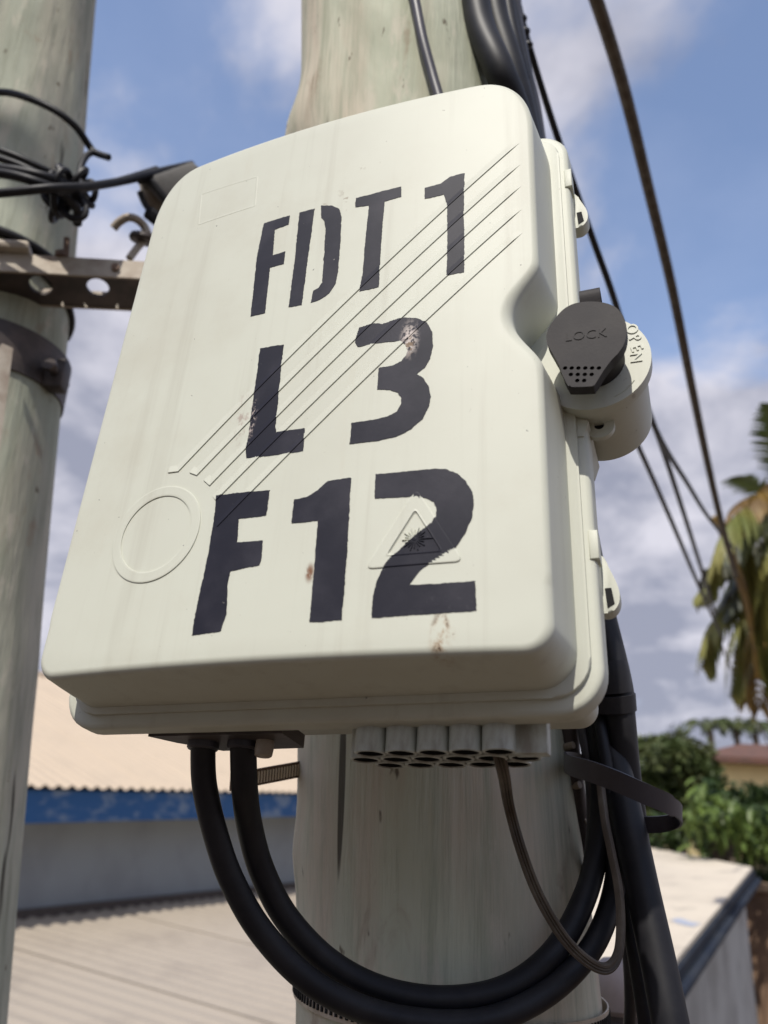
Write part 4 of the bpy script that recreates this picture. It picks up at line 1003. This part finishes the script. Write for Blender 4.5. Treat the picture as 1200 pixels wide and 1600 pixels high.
# slotted strip passing behind the left cables towards the pole
t = thing('slotted_strip', 'slotted steel strip rising to the pole behind the two left cables', 'steel strip', P(470, 1205, .60)); bpy.context.view_layer.update()
a_, b_ = P(360, 1222, .55), P(500, 1196, .61); dr = (b_-a_).normalized(); upn = (CAMM.to_3x3() @ Vector((0, 1, 0))); upn = (upn-dr*upn.dot(dr)).normalized(); fn = dr.cross(upn)
MT = Matrix((dr, upn, fn)).transposed().to_4x4(); MT.translation = a_; ln_ = (b_-a_).length
mk('strip', box_bm((0, -.0058, -.0006), (ln_, .0058, .0006), mat=MT), M_rust, t, False, world=True)
bm = bmesh.new(); x = .002
while x < ln_: box_bm((x, -.0040, -.0009), (x+.0013, .0040, .0012), bm, mat=MT); x += .0026
mk('slots', bm, simple('lightened steel', (.80, .70, .56), .6), t, False, world=True)['kind'] = 'stuff'  # bars coloured lighter to make up for the shade they lie in
# cable clips along the pole's right side
for k, (x, y) in enumerate(((886, 1168), (896, 1230), (908, 1285))):
    c0_, c1_ = P(x-16, y+3, .575), P(x+10, y-4, .56)
    o = mk('cable_clip', tube_bm([c0_, c0_.lerp(c1_, .5)+Vector((0, -.003, 0)), c1_], .0026, 8, 4), M_galv); base_to(o, c0_)
    tag(o, ('top', 'middle', 'bottom')[k]+' one of three small metal clips on the shaded right side of the pole', 'clip', 'clips on the pole side')
o = mk('conduit', tube_bm([P(885, 1120, .575), P(893, 1200, .57), P(905, 1290, .565), P(918, 1400, .56)], .0075, 14, 6), M_clamp); base_to(o, P(918, 1400, .56)); tag(o, 'dark conduit clipped to the right side of the pole below the box', 'conduit')
# round cap behind the pole
cp = P(962, 1548, .70)
t = thing('round_cap', 'rounded pinkish grey cap on a short post behind the hanging cables', 'cap', cp-Vector((0, 0, .08))); bpy.context.view_layer.update()
bm = bmesh.new(); lathe(bm, [(.0005, .026), (.010, .0245), (.018, .019), (.0235, .010), (.025, 0), (.0245, -.012), (.021, -.016)], cp, seg=28); mk('dome', bm, simple('pinkish enamel', (.33, .27, .25), .5, (.24, .20, .19), 30), t, world=True)
bm = bmesh.new(); lathe(bm, [(.020, -.40), (.020, -.0155)], cp, seg=20); mk('post', bm, M_clamp, t, world=True)
bm = bmesh.new(); cb = cp-Vector((0, 0, .03)); mk('arm', tube_bm([cax(cb.z)+Vector((.10, 0, 0)), cb], .010, 10, 3), M_clamp, t, world=True)

# ------------------------------------------------------------------ hardware on the left pole
# crossarm: channel seen from below
DX = (P(222, 440, 1.06)-P(0, 428, 1.02)); DX.z = DX.z; DX.normalize()
o0 = P(0, 425, 1.02)-DX*.22
BY = Vector((0, 1, 0)); BY = (BY-DX*BY.dot(DX)).normalized(); BZ = DX.cross(BY)
MC = Matrix((DX, BY, BZ)).transposed().to_4x4(); MC.translation = o0
arm = thing('crossarm', 'drilled steel crossarm bolted to the left pole', 'crossarm', mat=MC); bpy.context.view_layer.update()
arm_len = .22+(P(226, 440, 1.06)-P(0, 428, 1.02)).length+.12
def proj_on_arm(px, py):               # pixel on the arm's underside
    r = MC.inverted().to_3x3() @ ray(px, py); o_ = MC.inverted() @ Vector((0, 0, CAMZ)); return o_ + r*(-o_.z/r.z)
dep = proj_on_arm(110, 478).y; print('arm depth', dep, proj_on_arm(200, 478), arm_len)
dep = max(.04, min(.12, dep))
holes = [proj_on_arm(64, 446), proj_on_arm(153, 450)]
bm = bmesh.new()                        # bottom plate with two holes: strips around each hole
def plate_with_holes(x0, x1, y0, y1, z0, z1, hs, rx, ry):
    bm = bmesh.new(); xs = [x0]
    for h in hs: xs += [h.x-.022, h.x+.022]
    xs.append(x1)
    def ring(pts_o, pts_i):
        n = len(pts_o)
        a = [[bm.verts.new((x, y, z)) for x, y in pts_o] for z in (z0, z1)]; b = [[bm.verts.new((x, y, z)) for x, y in pts_i] for z in (z0, z1)]
        for k in range(n):
            j_ = (k+1) % n
            bm.faces.new((a[0][k], a[0][j_], b[0][j_], b[0][k])); bm.faces.new((a[1][k], b[1][k], b[1][j_], a[1][j_])); bm.faces.new((b[0][k], b[0][j_], b[1][j_], b[1][k])); bm.faces.new((a[0][k], a[1][k], a[1][j_], a[0][j_]))
    for i in range(len(xs)-1):
        if i % 2 == 0: box_bm((xs[i], y0, z0), (xs[i+1], y1, z1), bm)
        else:
            h = hs[i//2]; n = 32; po, pi_ = [], []
            for k in range(n):
                a = 2*PI*k/n; c, s_ = math.cos(a), math.sin(a); pi_.append((h.x+rx*c, h.y+ry*s_))
                tx = ((xs[i+1] if c > 0 else xs[i])-h.x)/c if abs(c) > 1e-6 else 9e9; ty = ((y1 if s_ > 0 else y0)-h.y)/s_ if abs(s_) > 1e-6 else 9e9
                m_ = min(tx, ty); po.append((h.x+c*m_, h.y+s_*m_))
            ring(po, pi_)
    return bm
mk('bottom_web', plate_with_holes(0, arm_len, .0, dep, 0, .004, holes, .0140, .0200), M_clamp, arm, False)  # web takes the darker steel: shade of the underside put into colour
mk('front_flange', box_bm((0, -.0042, -.001), (arm_len, -.0002, .026)), M_galv, arm, False)
mk('rear_flange', box_bm((0, dep+.0002, -.001), (arm_len, dep+.0042, .026)), M_galv, arm, False)
# clamp plate and bolts above the arm
zc = o0.z+.03
lc = lax(zc)
mk('clamp_plate', box_bm((.20-.06, -.016, .027), (.2+.055, dep*.3, .040), bevel=.004), M_galv, arm, True)
bm = bmesh.new(); bx_ = MC.inverted() @ P(100, 395, 1.03)
lathe(bm, [(.004, 0), (.004, .030)], (bx_.x, -.002, .026), seg=14); lathe(bm, [(.0085, 0), (.0085, .007)], (bx_.x-.006, -.002, .026), seg=6); mk('bolt', bm, M_rust, arm)
bm = bmesh.new(); bx2 = MC.inverted() @ P(205, 410, 1.05); lathe(bm, [(.0055, -.004), (.0055, .0)], (bx2.x-.02, -.0042, .013), axis=(0, 1, 0), seg=6); mk('bolt', bm, M_rust, arm)
# pole clamp band below the arm
zbnd = P(60, 517, 1.0).z
cl = thing('pole_clamp', 'dark steel clamp band round the left pole under the crossarm', 'clamp', lax(zbnd)); bpy.context.view_layer.update()
bm = bmesh.new(); lathe(bm, [(.100, -.032), (.1065, -.032), (.1065, .032), (.100, .032)], lax(zbnd), seg=64, capped=False); mk('band', bm, M_clamp, cl, world=True)
for dz, w_ in ((-.012, .020),):
    c = lax(zbnd)+Vector((.112, -.028, dz)); mk('clamp_ear', box_bm(c-Vector((.014, .012, .022)), c+Vector((.012, .012, .020)), bevel=.003), M_clamp, cl, True, world=True)
    bm = bmesh.new(); lathe(bm, [(.0065, -.030), (.0065, .026)], c, axis=(0, 1, 0), seg=10); lathe(bm, [(.010, -.034), (.010, -.026)], c, axis=(0, 1, 0), seg=6); mk('bolt', bm, M_clamp, cl, world=True)
# stay strap going down
st0, st1 = P(8, 545, .93), P(-22, 760, .83)
o = mk('stay_bar', tube_bm([st0, st1], .009, 4, 3), M_galv, smooth=False); base_to(o, st1); tag(o, 'pale flat steel bar hanging down the left pole at the frame edge', 'steel bar')
# ties and looped wires round the left pole
def around(z0, r, a0, a1, dz=0, n=12, wob=0, seed=0):
    rr = random.Random(seed); res = []
    for k in range(n+1):
        a = math.radians(a0+(a1-a0)*k/n); z = z0+dz*k/n+wob*rr.uniform(-1, 1); c = lax(z); res.append(c+Vector((math.cos(a)*r, math.sin(a)*r, 0)))
    return res
def wire(name, label, pts, r=.0035, m=M_cable, group='black wires tied round the left pole'):
    o = mk(name, tube_bm(pts, r*(1.3 if r < .0049 else 1.1), 10, 8), m); base_to(o, pts[0]); return tag(o, label, 'wire', group)
wire('tie_wire', 'upper black wire ring round the left pole with a loose sharp end', [P(-60, 150, 1.14), P(0, 144, 1.12), P(40, 152, 1.105), P(85, 172, 1.10), P(118, 198, 1.11), P(138, 226, 1.13), P(148, 238, 1.13), P(170, 246, 1.12)], .0038)
wire('tie_wire', 'black wire loop bending back down from the loose end into the knot', [P(149, 237, 1.13), P(136, 243, 1.12), P(127, 260, 1.10), P(124, 285, 1.08), P(130, 297, 1.06)], .0034)
wire('tie_wire', 'small black wire eye right of the knot on the left pole', [P(128, 288, 1.06), P(142, 284, 1.05), P(149, 295, 1.05), P(145, 312, 1.05), P(130, 322, 1.06)], .0032)
wire('tie_wire', 'uppermost of the slanting black wires left of the knot', [P(-40, 222, 1.02), P(20, 242, 1.01), P(70, 265, 1.02), P(120, 288, 1.05)], .0034)
wire('tie_wire', 'second slanting black wire left of the knot', [P(-40, 236, 1.00), P(20, 254, .995), P(70, 276, 1.0), P(125, 296, 1.04)], .0034)
wire('tie_wire', 'third slanting black wire just above the thick messenger', [P(-40, 262, .99), P(20, 266, .985), P(75, 278, .99), P(125, 298, 1.04)], .0048)
wire('tie_wire', 'black wire sagging below the messenger on the left pole', [P(-40, 268, .985), P(10, 272, .98), P(55, 284, .98), P(95, 300, 1.0), P(120, 325, 1.03), P(121, 350, 1.05)], .0046)
wire('messenger_cable', 'black messenger cable running from the left pole to the grey tension clamp', [P(-50, 306, .97), P(20, 300, .97), P(80, 294, .98), P(140, 291, 1.02), P(200, 281, 1.08), P(250, 268, 1.14), P(300, 257, 1.2)], .0050)
wire('tie_wire', 'second wire beside the messenger cable left of the grey clamp', [P(90, 300, .99), P(140, 294, 1.03), P(200, 278, 1.09), P(245, 264, 1.14)], .0034)
wire('tie_wire', 'thick black wire hugging the left pole below the knot', around(P(60, 330, 1.0).z+.03, .1065, -115, 25, -.02, 14), .0062)
wire('tie_wire', 'lower thin black wire hugging the right side of the left pole', around(P(60, 345, 1.0).z+.02, .104, -80, 40, -.045, 14), .0040)
kn = thing('wire_knot', 'tangled knot of black wire on the right side of the left pole', 'wire knot', P(110, 300, 1.03)); bpy.context.view_layer.update()
rk = random.Random(9)
for k in range(12):
    c = P(92+rk.uniform(-12, 26), 294+rk.uniform(-8, 34), 1.02+rk.uniform(-.01, .03)); pts_ = []
    rr_ = rk.uniform(.010, .020); ax = Vector((rk.uniform(-1, 1), rk.uniform(-1, 1), rk.uniform(-.4, .4))).normalized(); u_ = ax.orthogonal().normalized(); w2 = ax.cross(u_)
    for i in range(11): a = 2*PI*i/10; pts_.append(c+(u_*math.cos(a)+w2*math.sin(a)*1.5)*rr_)
    mk('wire_turn', tube_bm(pts_, .0042, 8, 5), M_cable, kn, world=True)
# grey tension clamp
tcl = thing('tension_clamp', 'grey wedge tension clamp hooked up left of the box top corner', 'clamp', P(250, 300, 1.14)); bpy.context.view_layer.update()
def pxprism(pts, d0, d1, name, m, parent):
    """solid with the outline given at distance d0, thickness away from the camera"""
    bm = bmesh.new(); a = [bm.verts.new(P(x, y, d0)) for x, y in pts]; off = (CAMM.to_3x3() @ Vector((0, 0, -1)))*(d1-d0)
    b = [bm.verts.new(v.co+off) for v in a]; bm.faces.new(a); bm.faces.new(b[::-1]); n = len(pts)
    for i in range(n): bm.faces.new((a[i], a[(i+1) % n], b[(i+1) % n], b[i]))
    bmesh.ops.bevel(bm, geom=bm.edges[:], offset=.002, segments=2, affect='EDGES', profile=.5)
    return mk(name, bm, m, parent, True, world=True)
pxprism([(214, 282), (300, 252), (312, 262), (330, 300), (262, 330), (232, 290)], 1.12, 1.16, 'wedge_body', M_grey, tcl)
pxprism([(216, 284), (236, 284), (262, 312), (258, 328), (238, 334), (222, 316)], 1.135, 1.165, 'side_plate', M_galv, tcl)
mk('rubber_edge', tube_bm([P(216, 282, 1.12), P(236, 284, 1.12), P(252, 302, 1.12), P(268, 322, 1.12)], .0052, 8, 5), M_cable, tcl, world=True)
mk('rubber_edge', tube_bm([P(218, 300, 1.125), P(228, 322, 1.125), P(246, 342, 1.125)], .0040, 8, 5), M_cable, tcl, world=True)
mk('tail_clip', tube_bm([P(232, 332, 1.12), P(250, 345, 1.12), P(270, 352, 1.13)], .010, 8, 5), M_cable, tcl, world=True)
hk = thing('hook_bolt', 'curved steel hook bolt with round washer between crossarm and grey clamp', 'hook', P(208, 408, 1.08)); bpy.context.view_layer.update()
mk('hook', tube_bm([P(177, 357, 1.10), P(186, 347, 1.10), P(199, 340, 1.10), P(212, 342, 1.10), P(224, 352, 1.11), P(232, 368, 1.11)], .0056, 12, 6), M_galv, hk, world=True)
bm = bmesh.new(); lathe(bm, [(.012, -.006), (.019, -.004), (.021, 0), (.019, .005), (.011, .008)], P(226, 374, 1.11), axis=(.1, -.35, 1), seg=24); mk('washer', bm, M_clamp, hk, world=True)
mk('shank', tube_bm([P(228, 372, 1.11), P(214, 388, 1.10), P(202, 404, 1.09)], .0050, 10, 4), M_galv, hk, world=True)
